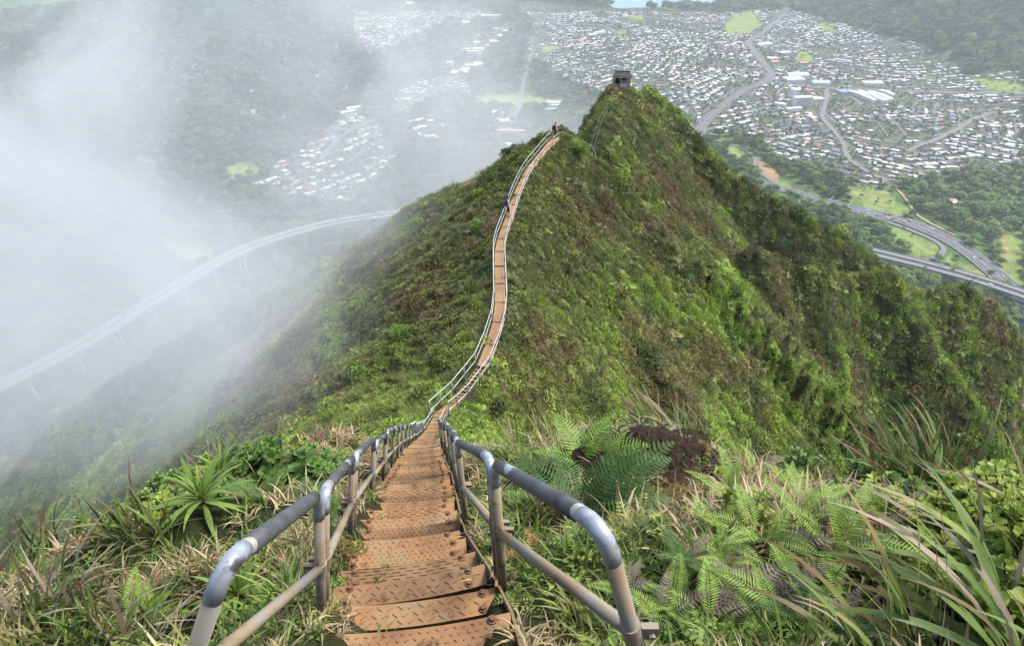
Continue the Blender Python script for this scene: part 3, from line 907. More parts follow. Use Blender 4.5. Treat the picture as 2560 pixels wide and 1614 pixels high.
def scatter(name, pts, rot, scl, tint, idx, coll, label=None):
    """one stuff object: instances of the shapes in coll on the points"""
    me = bpy.data.meshes.new(name); me.vertices.add(len(pts)); me.vertices.foreach_set('co', np.ascontiguousarray(pts, dtype=np.float32).ravel())
    a = me.attributes.new('rot', 'FLOAT_VECTOR', 'POINT'); a.data.foreach_set('vector', np.ascontiguousarray(rot, dtype=np.float32).ravel())
    a = me.attributes.new('scl', 'FLOAT_VECTOR', 'POINT'); a.data.foreach_set('vector', np.ascontiguousarray(scl, dtype=np.float32).ravel())
    a = me.attributes.new('pick', 'INT', 'POINT'); a.data.foreach_set('value', np.ascontiguousarray(idx, dtype=np.int32))
    cattr(me, 'tint', tint)
    o = link(name, me)
    g = bpy.data.node_groups.new(name + '_scatter', 'GeometryNodeTree')
    g.interface.new_socket('Geometry', in_out='INPUT', socket_type='NodeSocketGeometry'); g.interface.new_socket('Geometry', in_out='OUTPUT', socket_type='NodeSocketGeometry')
    N = g.nodes; gi = N.new('NodeGroupInput'); go = N.new('NodeGroupOutput')
    ci = N.new('GeometryNodeCollectionInfo'); ci.inputs['Collection'].default_value = coll; ci.inputs['Separate Children'].default_value = True; ci.inputs['Reset Children'].default_value = True
    ip = N.new('GeometryNodeInstanceOnPoints'); ip.inputs['Pick Instance'].default_value = True
    def na(nm, ty):
        q = N.new('GeometryNodeInputNamedAttribute'); q.data_type = ty; q.inputs['Name'].default_value = nm; return q.outputs[0]
    g.links.new(gi.outputs[0], ip.inputs['Points']); g.links.new(ci.outputs[0], ip.inputs['Instance'])
    g.links.new(na('pick', 'INT'), ip.inputs['Instance Index']); g.links.new(na('rot', 'FLOAT_VECTOR'), ip.inputs['Rotation']); g.links.new(na('scl', 'FLOAT_VECTOR'), ip.inputs['Scale'])
    g.links.new(ip.outputs[0], go.inputs[0])
    md = o.modifiers.new('scatter', 'NODES'); md.node_group = g
    tag(o, kind='stuff', label=label)
    return o
def tilt_euler(nrm, az, k):
    """rotations that lean towards the slope normal by k, spun by az about the plant's own axis"""
    up = np.array([0, 0, 1.0])
    ax = up * (1 - k) + nrm * k; ax /= np.linalg.norm(ax, axis=1)[:, None]
    # R = Rxy * Rz : euler XYZ from the axis and the spin
    ca, sa = np.cos(az), np.sin(az)
    ref = np.stack([ca, sa, np.zeros_like(az)], 1)
    xax = ref - ax * (ref * ax).sum(1)[:, None]; xax /= np.linalg.norm(xax, axis=1)[:, None]
    yax = np.cross(ax, xax)
    ry = np.arcsin(np.clip(-xax[:, 2], -1, 1)); rx = np.arctan2(yax[:, 2], ax[:, 2]); rz = np.arctan2(xax[:, 1], xax[:, 0])
    return np.stack([rx, ry, rz], 1)
def land_normal(x, y, e):
    dzx = (land(x + e, y) - land(x - e, y)) / (2 * e); dzy = (land(x, y + e) - land(x, y - e)) / (2 * e)
    n = np.stack([-dzx, -dzy, np.ones_like(dzx)], -1); return n / np.linalg.norm(n, axis=-1)[..., None]

# ------------------------------------------------------------------ low scrub over the whole ridge
CK = bpy.data.collections.new('scrub_shapes')
for k in range(5): kit(CK, 'a_clump%d' % k, clump_mesh('clump', 100 + k))
for k in range(3): kit(CK, 'b_tussock%d' % k, tussock_mesh('tussock', 200 + k))
for k in range(3): kit(CK, 'c_fern%d' % k, fern_cover_mesh('ferntuft', 300 + k))

def sample_land(r0, r1, a0, a1, count_fn, rs):
    """random points on the land mesh, count_fn(centre, radius) -> plants for each square metre"""
    i0 = np.searchsorted(LAND_R, r0); i1 = np.searchsorted(LAND_R, r1)
    js = np.nonzero((LAND_T[:540] >= a0) & (LAND_T[:540] <= a1))[0]; js = js[js < 539]
    P = LANDV
    I, J = np.meshgrid(np.arange(i0, min(i1, len(LAND_R) - 1)), js, indexing='ij')
    A = P[I, J]; B = P[I + 1, J]; C = P[I + 1, J + 1]; D = P[I, J + 1]
    nrm = np.cross(B - D, C - A); area = .5 * np.linalg.norm(nrm, axis=-1)
    nn = nrm / (2 * area[..., None] + 1e-12); nn = np.where(nn[..., 2:3] < 0, -nn, nn)
    cen = (A + B + C + D) / 4
    view = np.array([0, 0, CZ]) - cen; dist = np.linalg.norm(view, axis=-1); cosv = (nn * view).sum(-1) / dist
    dens = count_fn(cen, dist, cosv, nn)
    cnt = rs.poisson(np.clip(dens * area, 0, 60)).ravel()
    idx = np.repeat(np.arange(cnt.size), cnt)
    u = rs.random((len(idx), 1)); v = rs.random((len(idx), 1))
    f = lambda M: M.reshape(-1, 3)[idx]
    p = f(A) * (1 - u) * (1 - v) + f(B) * u * (1 - v) + f(C) * u * v + f(D) * (1 - u) * v
    return p, f(nn), dist.ravel()[idx]
BROWN = np.array([.125, .082, .048]); OLIVE = np.array([.105, .125, .036]); BRIGHT = np.array([.170, .255, .040]); DEEP = np.array([.045, .082, .022]); STRAW = np.array([.22, .18, .095]); YELLOW = np.array([.21, .27, .05])
def scrub_tint(p, rs):
    x, y, z = p.T
    pth = path(np.clip(y, -.5, 64)); sx = x - pth[:, 0]
    a = fbm(x / 7., z / 11. + y / 9., 401, 4); b = fbm(x / 2.6 + 7, z / 5. + y / 4., 411, 3); c = fbm(x / 16. + 3, z / 30. + y / 20., 421, 3)
    right = sstep(0, 6, sx) * (1 - sstep(10, 26, sx)) * sstep(14, 22, y) * (1 - sstep(60, 80, y))
    wb = np.clip((a - .52) * 6 + right * .85 + rs.normal(0, .35, len(x)), 0, 1)
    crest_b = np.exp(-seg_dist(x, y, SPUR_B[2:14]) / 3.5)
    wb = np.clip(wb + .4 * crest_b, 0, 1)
    t = OLIVE * np.ones((len(x), 1))
    wg = np.clip((c - .44) * 7 + (b - .47) * 4 + rs.normal(0, .3, len(x)) - .25 * right, 0, 1)[:, None]
    t = t * (1 - wg) + BRIGHT * wg
    t = t * (1 - wb[:, None] * .8) + BROWN * wb[:, None] * .8
    back_shade = sstep(112, 128, y - .12 * (x - 40)) * sstep(28, 50, x) * (1 - sstep(-62, -46, z))  # darker tint paints the shade on the spur face behind the humped crest
    t = t * (1 - .28 * back_shade[:, None]) + DEEP * .28 * back_shade[:, None]
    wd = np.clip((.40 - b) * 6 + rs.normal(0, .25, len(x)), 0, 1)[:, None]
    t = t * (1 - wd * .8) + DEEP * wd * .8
    odd = rs.random(len(x))
    t[odd < .04] = YELLOW; t[odd > .965] = STRAW
    return t * rs.uniform(.95, 1.6, (len(x), 1))
def build_scrub():
    rs = np.random.default_rng(21)
    def dens(cen, dist, cosv, nn):
        q = np.clip(5200. / dist ** 2 * (1 + sstep(45, 90, dist) * 1.1), .16, 9.0) * 2.3
        pth = path(np.clip(cen[..., 1], -.5, 64))
        dl = np.hypot(cen[..., 0] - pth[..., 0], cen[..., 1] - np.clip(cen[..., 1], -.5, 64))
        q = q * sstep(.45, .75, dl) * (cosv > -.12) * (cen[..., 2] > FLOOR + 18)
        return q
    p, n, d = sample_land(5.0, 560., R(-62), R(62), dens, rs)
    # leave the bank in front to its own plants
    near = (np.hypot(p[:, 0], p[:, 1]) < 6.2) & (p[:, 2] > -4.6)
    p, n, d = p[~near], n[~near], d[~near]
    m = len(p); print('scrub', m)
    s = np.clip(.34 + .0095 * d, .45, 3.6) * rs.uniform(.6, 1.4, m) * np.where(rs.random(m) < .05, 1.8, 1.0)
    typ = rs.random(m)
    tu = fbm(p[:, 0] / 5., p[:, 1] / 5. + p[:, 2] / 8., 431, 3)
    idx = np.where(typ < .62 - (tu - .5) * 1.6, rs.integers(0, 5, m), np.where(typ < .84, rs.integers(5, 8, m), rs.integers(8, 11, m)))
    sc = np.stack([s, s, s * rs.uniform(.7, 1.2, m)], 1)
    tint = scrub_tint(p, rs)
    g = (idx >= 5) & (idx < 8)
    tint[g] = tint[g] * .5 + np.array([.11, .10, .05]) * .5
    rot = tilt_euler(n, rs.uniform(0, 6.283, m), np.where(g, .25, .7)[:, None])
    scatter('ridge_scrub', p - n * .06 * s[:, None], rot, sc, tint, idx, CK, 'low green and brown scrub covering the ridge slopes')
build_scrub()
print('scrub done', time.time() - T0)
# ------------------------------------------------------------------ plants of the bank in front
def hit(px, py, tmax=14.0):
    d = ray(px, py); t = np.linspace(.6, tmax, 1400)
    X, Y, Z = d[0] * t, d[1] * t, CZ + d[2] * t
    g = land(X, Y); k = np.nonzero(Z < g)[0]
    if len(k) == 0:
        k = np.argmin(Z - g)
    else: k = k[0]
    return Vector((X[k], Y[k], float(g[k])))
MAT['blade'] = foliage_mat('sedge_green', (.075, .135, .030), (.190, .265, .070), .25, tip=(.17, .12, .05))
MAT['bladered'] = foliage_mat('sedge_reddish', (.060, .085, .028), (.120, .150, .045), .2, tip=(.130, .045, .028))
MAT['bladedead'] = foliage_mat('sedge_dead', (.19, .145, .10), (.36, .30, .225), .1, rough=.7)
MAT['bladeyel'] = foliage_mat('sedge_yellow', (.17, .25, .055), (.30, .36, .10), .3, tip=(.26, .17, .08))
MAT['rosette'] = foliage_mat('rosette_leaf', (.085, .16, .03), (.21, .31, .06), .3)
MAT['fern'] = foliage_mat('fern_leaf', (.145, .245, .040), (.27, .40, .075), .35)
MAT['ferndark'] = foliage_mat('fern_leaf_dark', (.05, .105, .025), (.085, .16, .036), .3)
MAT['ferndead'] = foliage_mat('fern_leaf_dead', (.10, .075, .06), (.16, .12, .09), .1)
MAT['fernrust'] = foliage_mat('fern_leaf_rust', (.26, .10, .035), (.36, .16, .06), .2)
MAT['shrubgreen'] = foliage_mat('shrub_leaf', (.075, .145, .03), (.165, .27, .06), .25)
MAT['shrubyellow'] = foliage_mat('shrub_leaf_yellow', (.17, .25, .045), (.34, .40, .075), .3)
MAT['shruborange'] = foliage_mat('shrub_leaf_orange', (.26, .15, .04), (.42, .24, .07), .3)
MAT['moss'] = plain('golden_moss', (.15, .115, .032), .95, 0, .5, 40)

# --- leaf shapes, shared by all copies
def blade_variants(mat, w, n=9, tilts=(80, 70, 58, 45, 30), droops=(25, 55, 80, 95, 60), fold=.22):
    out = []
    for k, (ti, dr) in enumerate(zip(tilts, droops)):
        V, F, T = [], [], []
        strap(V, F, T, (0, 0, 0), 0, R(ti), 1.0, w, R(dr), n, (k - 2) * .5, fold)
        out.append(pydata_mesh('leaf', V, F, MAT[mat], T))
    return out
BL = {k: blade_variants(k, .034) for k in ('blade', 'bladered', 'bladedead', 'bladeyel')}
RO = blade_variants('rosette', .105, 8, (82, 66, 50, 34, 12, -12), (40, 70, 80, 85, 70, 45), .28)
def frond_variants(mat, pairs, pw, sub=True):
    out = []
    for k, (ti, dr) in enumerate(((62, 60), (48, 70), (34, 60), (20, 50))):
        V, F, T = [], [], []
        frond_geo(V, F, T, (0, 0, 0), 0, R(ti), 1.0, R(dr), pairs, pw, random.Random(k), sub)
        out.append(pydata_mesh('frond', V, F, MAT[mat], T))
    return out
FR = {'fern': frond_variants('fern', 20, .30), 'ferndark': frond_variants('ferndark', 24, .30), 'ferndead': frond_variants('ferndead', 16, .24), 'fernrust': frond_variants('fernrust', 14, .22)}
COMB = {'fern': frond_variants('fern', 26, .22, False), 'ferndark': frond_variants('ferndark', 26, .22, False)}

PR_ = random.Random(77)
def plant(name, label, cat, group, p):
    o = empty(name, p); tag(o, label, cat, group); return o
def sedge(p, L, n, az=None, spread=3.14, kinds=('blade',), label='', group=None, lift=0, wf=1.0, name='sedge_clump'):
    o = plant(name, label, 'sedge', group, p)
    for k in range(n):
        m = PR_.choice(BL[PR_.choice(kinds)])
        b = link('leaf', m, o)
        a = PR_.uniform(0, 6.283) if az is None else az + PR_.gauss(0, spread)
        l = L * PR_.uniform(.55, 1.1)
        b.location = (PR_.gauss(0, .035), PR_.gauss(0, .035), -.02)
        b.rotation_euler = (PR_.gauss(0, .12), PR_.gauss(0, .15) - lift, a)
        b.scale = (l, l * wf * PR_.uniform(.75, 1.25), l)
    return o
def rosette(p, L, n, label, group=None):
    o = plant('rosette_plant', label, 'plant', group, p)
    mb = MB(); mb.tube([(0, 0, -.06), (0, 0, .05)], [.016, .02], 7); mb.build('stem', MAT['twig'], o, True)
    for k in range(n):
        t = k / n
        m = RO[min(5, int(t * 6 + PR_.uniform(-.4, .4)) if t > .02 else 0)]
        b = link('leaf', m, o); l = L * (.55 + .5 * math.sin(min(1, t * 1.4) * 1.57)) * PR_.uniform(.85, 1.1)
        b.location = (0, 0, .06 - .05 * t); b.rotation_euler = (PR_.gauss(0, .08), PR_.gauss(0, .08), k * 2.399 + PR_.gauss(0, .15)); b.scale = (l, l, l)
    return o
def fern(p, L, n, label, group=None, mat='fern', comb=False, az=None, spread=1.0, dead=0, name='fern', rise=0.0):
    o = plant(name, label, 'fern', group, p)
    src = COMB if comb else FR
    for k in range(n):
        mm = 'ferndead' if k < dead else mat
        m = PR_.choice((src if mm in src else FR)[mm]); b = link('frond', m, o)
        a = (6.283 * k / n + PR_.gauss(0, .25)) if az is None else az + PR_.gauss(0, spread)
        l = L * PR_.uniform(.75, 1.15)
        b.location = (PR_.gauss(0, .02), PR_.gauss(0, .02), 0); b.rotation_euler = (PR_.gauss(0, .12), PR_.gauss(0, .1) - rise, a); b.scale = (l, l, l)
    return o
def obovate(V, F, p, d, up, l, w, cup=.15):
    s = d.cross(up).normalized(); n = s.cross(d); b = len(V)
    V += [p, p + d * l * .35 + s * w * .30 + n * l * .03, p + d * l * .75 + s * w * .5 + n * l * cup * .5, p + d * l + n * l * cup * .3, p + d * l * .75 - s * w * .5 + n * l * cup * .5, p + d * l * .35 - s * w * .30 + n * l * .03, p + d * l * .6 - n * l * .04]
    F += [(b, b + 1, b + 6), (b + 1, b + 2, b + 6), (b + 2, b + 3, b + 6), (b + 3, b + 4, b + 6), (b + 4, b + 5, b + 6), (b + 5, b, b + 6)]
def shrub_meshes(seed, whorls, rad, ht, ll, mat):
    rnd = random.Random(seed); V = []; F = []; mb = MB()
    for k in range(whorls):
        a = rnd.uniform(0, 6.283); q = rad * math.sqrt(rnd.random()); h = ht * (rnd.uniform(.45, 1.0)) * (1 - .45 * (q / rad) ** 2)
        c = Vector((math.cos(a) * q, math.sin(a) * q, h)); ax = Vector((math.cos(a) * q / rad * .8 + rnd.gauss(0, .2), math.sin(a) * q / rad * .8 + rnd.gauss(0, .2), 1)).normalized()
        s = ax.cross(Vector((.3, .9, .1))).normalized(); t = ax.cross(s)
        mb.tube([(c.x * .25, c.y * .25, -.04), (c.x * .7, c.y * .7, h * .55), tuple(c)], [.005, .004, .003], 4, cap=False)
        for lay, (m, el, lf) in enumerate(((4, R(58), .6), (6, R(28), .95), (6, R(2), 1.05))):
            for j in range(m):
                b = 6.283 * j / m + lay * .5 + rnd.gauss(0, .12); hd = s * math.cos(b) + t * math.sin(b)
                d = hd * math.cos(el) + ax * math.sin(el); up = ax * math.cos(el) - hd * math.sin(el)
                l = ll * lf * rnd.uniform(.8, 1.2)
                obovate(V, F, c - ax * .014 * lay, d, up, l, l * .68)
    return pydata_mesh('foliage', V, F, MAT[mat], smooth=True), mb.mesh('stem', MAT['twig'], True)
SH = {}
for mat in ('shrubgreen', 'shrubyellow', 'shruborange'):
    SH[mat] = [shrub_meshes(500 + k + len(mat), 15, .16, .22, .044, mat) for k in range(3)] + [shrub_meshes(540 + k + len(mat), 4, .05, .12, .055, mat) for k in range(2)]
def shrub(p, s, label, group=None, mat='shrubgreen', small=False, name='leafy_shrub'):
    o = plant(name, label, 'shrub', group, p)
    fm, sm = PR_.choice(SH[mat][3:] if small else SH[mat][:3])
    o.rotation_euler = (PR_.gauss(0, .1), PR_.gauss(0, .1), PR_.uniform(0, 6.28)); o.scale = (s, s, s * PR_.uniform(.85, 1.2))
    link('foliage', fm, o); link('stem', sm, o)
    return o

G_MS = 'sedge clumps on the misty-side bank'; G_SS = 'sedge clumps on the gully-side bank'
# misty side
for x, y, L, n in ((60, 1570, .52, 30), (170, 1530, .50, 28), (10, 1480, .50, 26), (280, 1600, .46, 28), (-60, 1600, .58, 26), (360, 1640, .42, 22)):
    sedge(hit(x, y), L, n, R(25), .75, ('blade', 'blade', 'bladered', 'bladedead', 'bladedead'), 'long arching green and grey-purple sedge blades low on the misty-side bank', G_MS, .1)
for x, y, L, n in ((330, 1340, .46, 30), (265, 1355, .44, 24), (410, 1350, .42, 24)):
    sedge(hit(x, y), L, n, None, 3, ('bladered', 'bladered', 'blade'), 'upright sedge with dark red tips beside a green rosette plant', 'red-tipped sedges by the rosette plants', .35)
for x, y, L, n in ((120, 1390, .42, 22), (30, 1350, .46, 20)):
    sedge(hit(x, y), L, n, R(60), .9, ('blade', 'bladered', 'blade'), 'stout green sedge blades on the rim above the misty slope', 'sedges on the misty rim', .3)
rosette(hit(522, 1280) + Vector((0, 0, .08)), .32, 36, 'bright green rosette plant on the bank midway along the dark handrail')
rosette(hit(566, 1205) + Vector((0, 0, .08)), .24, 30, 'small yellow-green rosette plant behind the larger rosette')
rosette(hit(610, 1520) + Vector((0, 0, .06)), .22, 38, 'glossy green rosette plant under the bent end of the handrail')
for x, y, L, n in ((500, 1130, .42, 46), (560, 1120, .36, 36), (450, 1150, .34, 34)):
    sedge(hit(x, y), L, n, None, 3, ('bladered', 'bladered', 'bladedead'), 'dense brown-red tussock on the crest of the misty-side bank', 'brown tussocks on the misty-side crest', .3, .45, 'tussock')
G1 = 'green leafy shrubs on the misty-side bank'
for x, y, s, m in ((700, 1185, 1.2, 'shrubgreen'), (750, 1200, 1.3, 'shrubgreen'), (640, 1180, 1.0, 'shrubgreen'), (790, 1180, 1.0, 'shrubgreen'), (610, 1160, 1.0, 'shrubgreen'), (820, 1215, .8, 'shrubgreen'), (440, 1180, 1.2, 'shrubgreen'), (380, 1210, 1.1, 'shrubgreen'),
                   (300, 1235, 1.0, 'shrubgreen'), (230, 1265, 1.0, 'shrubgreen'), (840, 1290, .6, 'shrubgreen')):
    shrub(hit(x, y), s, 'low green leafy shrub on the bank beside the misty slope', G1, m)
G2 = 'yellow-green shrubs on the misty rim'
for x, y, s in ((465, 1125, 1.2), (420, 1150, 1.0), (700, 1095, 1.0), (735, 1110, .7), (340, 1200, .9), (760, 1145, .7)):
    shrub(hit(x, y), s, 'pale yellow-green shrub on the rim above the mist', G2, 'shrubyellow')
for x, y, L in ((720, 1215, .30), (660, 1250, .28), (770, 1250, .26), (360, 1180, .24), (310, 1215, .26), (600, 1230, .24)):
    fern(hit(x, y), L, 7, 'mid-green fern among leafy shrubs on the misty-side bank', 'ferns on the misty-side bank', 'ferndark' if x > 590 else 'fern', dead=1)
fern(hit(818, 1320), .22, 8, 'bright lime-green fern at the foot of the first handrail post', mat='fern', comb=True)
fern(hit(360, 1560), .22, 7, 'bright fern poking through sedge blades below the handrail bend', mat='fern', comb=True)
fern(hit(930, 1170), .16, 6, 'rust-orange dying fern on the misty-side bank', mat='fernrust')
# gully side
for x, y, L, n, az in ((1290, 1115, .44, 26, 2.6), (1350, 1105, .46, 26, 2.3), (1230, 1135, .34, 20, 2.8), (1400, 1085, .38, 20, 2.0)):
    sedge(hit(x, y), L, n, az, .6, ('bladeyel', 'bladeyel', 'blade', 'bladedead'), 'yellow-green sedge leaning over the handrail beside the root mound', 'yellow sedges by the root mound', .1)
for x, y, L, n in ((1690, 1115, .60, 30), (1750, 1125, .52, 24), (1600, 1065, .46, 20), (1640, 1085, .50, 22)):
    sedge(hit(x, y), L, n, 2.35, .45, ('bladered', 'blade', 'bladedead', 'bladered'), 'windswept sedge with red tips rising behind the root mound', 'windswept sedges behind the root mound', .3)
for x, y, L, n in ((2300, 1220, .60, 34), (2350, 1230, .56, 30), (2240, 1205, .50, 22)):
    sedge(hit(x, y), L, n, 2.0, .6, ('bladered', 'bladered', 'blade'), 'upright red-brown sedge on the rim above the green gully', 'sedges on the gully rim', .4)
for x, y, L, n in ((2480, 1610, .60, 22), (2600, 1520, .66, 24), (2330, 1660, .50, 18), (2640, 1390, .58, 18), (2560, 1690, .62, 20), (2200, 1670, .42, 14), (2520, 1480, .5, 16)):
    sedge(hit(x, y), L, n, 2.55, .38, ('blade', 'blade', 'blade', 'blade', 'bladeyel', 'bladedead'), 'long broad green sedge blades sweeping across the gully-side bank', G_SS, -.05, 1.25)
fern(hit(1470, 1195) + Vector((0, 0, .06)), .38, 11, 'large bright green fern growing against the root mound', az=1.3, spread=1.1, rise=.25)
fern(hit(1460, 1310) + Vector((0, 0, .05)), .46, 12, 'big dark green fern below the root mound behind the handrail', mat='ferndark', az=.6, spread=1.3)
fern(hit(1300, 1215), .28, 7, 'dark fern between the handrail and the bright fern', mat='ferndark', dead=1)
fern(hit(1560, 1215), .22, 6, 'grey withered fern hanging from the root mound', mat='ferndead')
fern(hit(1370, 1400), .20, 6, 'fern with rust-coloured fronds under the dark fern', mat='fernrust')
for x, y, L, c in ((1760, 1570, .22, 1), (1850, 1530, .23, 1), (1930, 1590, .24, 1), (1660, 1560, .18, 1), (1700, 1440, .16, 1), (1570, 1500, .14, 0), (2050, 1590, .22, 1), (1800, 1450, .17, 1), (1980, 1500, .18, 1), (1560, 1590, .16, 1)):
    fern(hit(x, y) + Vector((0, 0, .06)), L * .82, 8, 'comb-leaved lime-green fern in the fern patch beside the bent rail end', 'comb ferns of the gully-side patch', 'fern' if PR_.random() < .75 else 'ferndark', comb=True, rise=.1, dead=2)
for x, y, L in ((2000, 1330, .22), (1830, 1270, .22), (1960, 1270, .22), (1900, 1380, .2), (2060, 1390, .22), (1780, 1370, .18), (2150, 1330, .2), (1880, 1200, .18)):
    fern(hit(x, y) + Vector((0, 0, .05)), L, 7, 'small fern scattered in the straw-coloured grass', 'small ferns in the dry grass', 'fern', comb=True, dead=1, rise=.1)
for x, y, s in ((1745, 1175, .8), (1795, 1200, .8), (1625, 1265, .9), (1355, 1075, 1.0), (1255, 1190, .9), (1520, 1120, .6), (1640, 1345, .8), (1560, 1330, .8)):
    shrub(hit(x, y), s, 'tiny plant of a few pale rounded leaves near the root mound', 'tiny pale plants around the root mound', 'shrubyellow' if s > .79 else 'shruborange', True, 'seedling')
for x, y, s in ((2440, 1290, .85), (2500, 1330, .9), (2400, 1260, .75), (2540, 1400, .8), (2380, 1330, .65), (2470, 1240, .7), (2560, 1300, .85), (2480, 1410, .7), (2530, 1260, .8), (2440, 1360, .7)):
    shrub(hit(x, y) + Vector((0, 0, .07)), s * 1.1, 'yellow-green rounded-leaf shrub at the edge of the gully-side bank', 'yellow-green shrubs of the gully rim', 'shrubyellow')
for x, y, s in ((2210, 1240, .9), (2150, 1190, .9), (2180, 1310, .7), (2330, 1370, .7), (2290, 1420, .7), (2020, 1140, .8), (2240, 1290, .8), (1860, 1330, .6), (2090, 1280, .6)):
    shrub(hit(x, y) + Vector((0, 0, .05)), s, 'small shrub in the dry grass of the gully-side bank', 'green shrubs in the dry grass', 'shrubgreen' if y < 1300 else 'shrubyellow')
for x, y, s in ((2310, 1235, .7), (2330, 1250, .6), (2500, 1255, .8)):
    shrub(hit(x, y), s, 'orange-tinted young shrub on the gully rim', 'orange-tinted shrubs', 'shruborange', s < .65)
for x, y, s in ((2460, 1570, 1.0), (2540, 1610, 1.1), (2250, 1540, .8), (2290, 1480, .7)):
    shrub(hit(x, y), s, 'yellow shrub peeping out from under the long sedge blades', 'shrubs under the long sedge', 'shrubyellow')

# mound of dark roots
def root_mound():
    c = hit(1600, 1180)
    o = plant('root_mound', 'dark brown mound of peat and tangled roots on the gully-side bank', 'mound', None, c)
    n, m = 28, 14; V = []; F = []
    for i in range(m + 1):
        for j in range(n):
            a = 6.283 * j / n; e = math.pi / 2 * i / m
            x, y, z = math.cos(a) * math.cos(e), math.sin(a) * math.cos(e), math.sin(e)
            q = 1 + .5 * (float(fbm(np.array(x * 3 + 9), np.array(y * 3 + z * 2), 601, 3)) - .5) + .35 * (float(fbm(np.array(x * 11), np.array(y * 11 + z * 7), 602, 2)) - .5)
            V.append((x * .55 * q, y * .36 * q, z * .30 * q - .08))
    for i in range(m):
        for j in range(n):
            F.append((i * n + j, i * n + (j + 1) % n, (i + 1) * n + (j + 1) % n, (i + 1) * n + j))
    t = newmat('peat'); nn = t.noise(30, 6, .7, t.objco()); n2 = t.noise(6, 3, .6, t.objco())
    t.set(color=t.mix(t.maprange(n2, .56, .7), t.ramp(nn, [(.3, (.014, .010, .007)), (.6, (.05, .034, .023)), (.8, (.10, .075, .052))]), (.14, .11, .03)), rough=.95, spec=.1); t.bump(nn, 1.0, .03)
    mesh_obj('peat', V, F, t.mat, o, True)
    rnd = random.Random(9); mb = MB()
    for k in range(260):
        a = rnd.uniform(0, 6.283); e = rnd.uniform(.05, 1.4)
        p = Vector((math.cos(a) * math.cos(e) * .56, math.sin(a) * math.cos(e) * .36, math.sin(e) * .32 - .10))
        d = Vector((rnd.gauss(0, 1), rnd.gauss(0, 1), rnd.gauss(-.1, .6))).normalized() * rnd.uniform(.05, .14)
        mb.tube([p - d * .4, p + Vector((0, 0, .015)), p + d * .6], [.0035, .003, .0015], 4, cap=False)
    r = mb.build('root_tangle', MAT['twig'], o); tag(r, kind='stuff')
    V, F, T, V2, F2 = [], [], [], [], []
    for k in range(230):
        a = rnd.uniform(0, 6.283); e = rnd.uniform(.0, 1.3); q = rnd.uniform(.95, 1.1)
        p = Vector((math.cos(a) * math.cos(e) * .55 * q, math.sin(a) * math.cos(e) * .36 * q, math.sin(e) * .26 - .09))
        if rnd.random() < .4:
            for j in range(2): strap(V, F, T, p, rnd.uniform(0, 6.28), R(rnd.uniform(-20, 70)), rnd.uniform(.05, .15), .006, R(rnd.uniform(40, 150)), 3)
        else:
            for j in range(7): leafquad(V2, F2, p + Vector((rnd.gauss(0, .02), rnd.gauss(0, .02), rnd.uniform(0, .03))), Vector((rnd.gauss(0, 1), rnd.gauss(0, 1), rnd.uniform(.1, .9))), .016, .03, rnd)
    for nm, vv, ff, tt, mt in (('dead_grass', V, F, T, 'bladedead'), ('seedling_leaves', V2, F2, None, 'shrubgreen')):
        r = link(nm, pydata_mesh(nm, vv, ff, MAT[mt], tt), o); tag(r, kind='stuff')
root_mound()
def moss_tuft(x, y, s, label):
    rnd = random.Random(int(x)); V = []; F = []; T = []
    for k in range(420):
        a = rnd.uniform(0, 6.283); q = .075 * math.sqrt(rnd.random()); h = .16 * (1 - (q / .085) ** 2)
        p = Vector((math.cos(a) * q, math.sin(a) * q * .8, h * rnd.uniform(.2, 1)))
        leafquad(V, F, p, Vector((math.cos(a), math.sin(a), rnd.uniform(-.2, 1.2))), .006, .022, rnd)
    o = link('moss_tuft', pydata_mesh('moss_tuft', V, F, MAT['moss'])); o.location = hit(x, y); o.scale = (s, s, s)
    tag(o, label, 'moss', None)
moss_tuft(1625, 1300, 1.3, 'upright tuft of golden moss below the root mound')
moss_tuft(1660, 1165, 1.3, 'golden moss on top of the root mound')
moss_tuft(1690, 1250, .8, 'small moss tuft beside a pale seedling')
moss_tuft(850, 1400, .9, 'green-gold moss beside the stair edge strip')
# --- grass, dry blades, litter and small leaves over the bank: nobody could count them
NK = bpy.data.collections.new('bank_shapes')
MAT['inst'] = MAT['cover']
def dry_tuft(name, seed, n, L, w, lo, hi, dr):
    rnd = random.Random(seed); V = []; F = []; T = []
    for _ in range(n):
        az = rnd.uniform(0, 6.283); rr = rnd.uniform(0, .06)
        strap(V, F, T, (math.cos(az) * rr, math.sin(az) * rr, -.015), rnd.uniform(0, 6.283), R(rnd.uniform(lo, hi)), L * rnd.uniform(.45, 1.15), w * rnd.uniform(.7, 1.4), R(rnd.uniform(*dr)), 4, rnd.gauss(0, 1.2))
    return pydata_mesh(name, V, F, MAT['cover'], T)
for k in range(3): kit(NK, 'a_green%d' % k, dry_tuft('greengrass', 700 + k, 18, .15, .0085, 30, 80, (40, 110)))
for k in range(3): kit(NK, 'b_straw%d' % k, dry_tuft('straw', 710 + k, 28, .165, .0074, 15, 80, (50, 160)))
for k in range(2): kit(NK, 'c_sprig%d' % k, clump_mesh('sprig', 720 + k, 34, .06, .8, .016, .026))
for k in range(2): kit(NK, 'd_fernlet%d' % k, fern_cover_mesh('fernlet', 730 + k, 5, .13))
for k in range(2): kit(NK, 'e_mossmat%d' % k, clump_mesh('mossmat', 740 + k, 90, .06, .5, .007, .016))
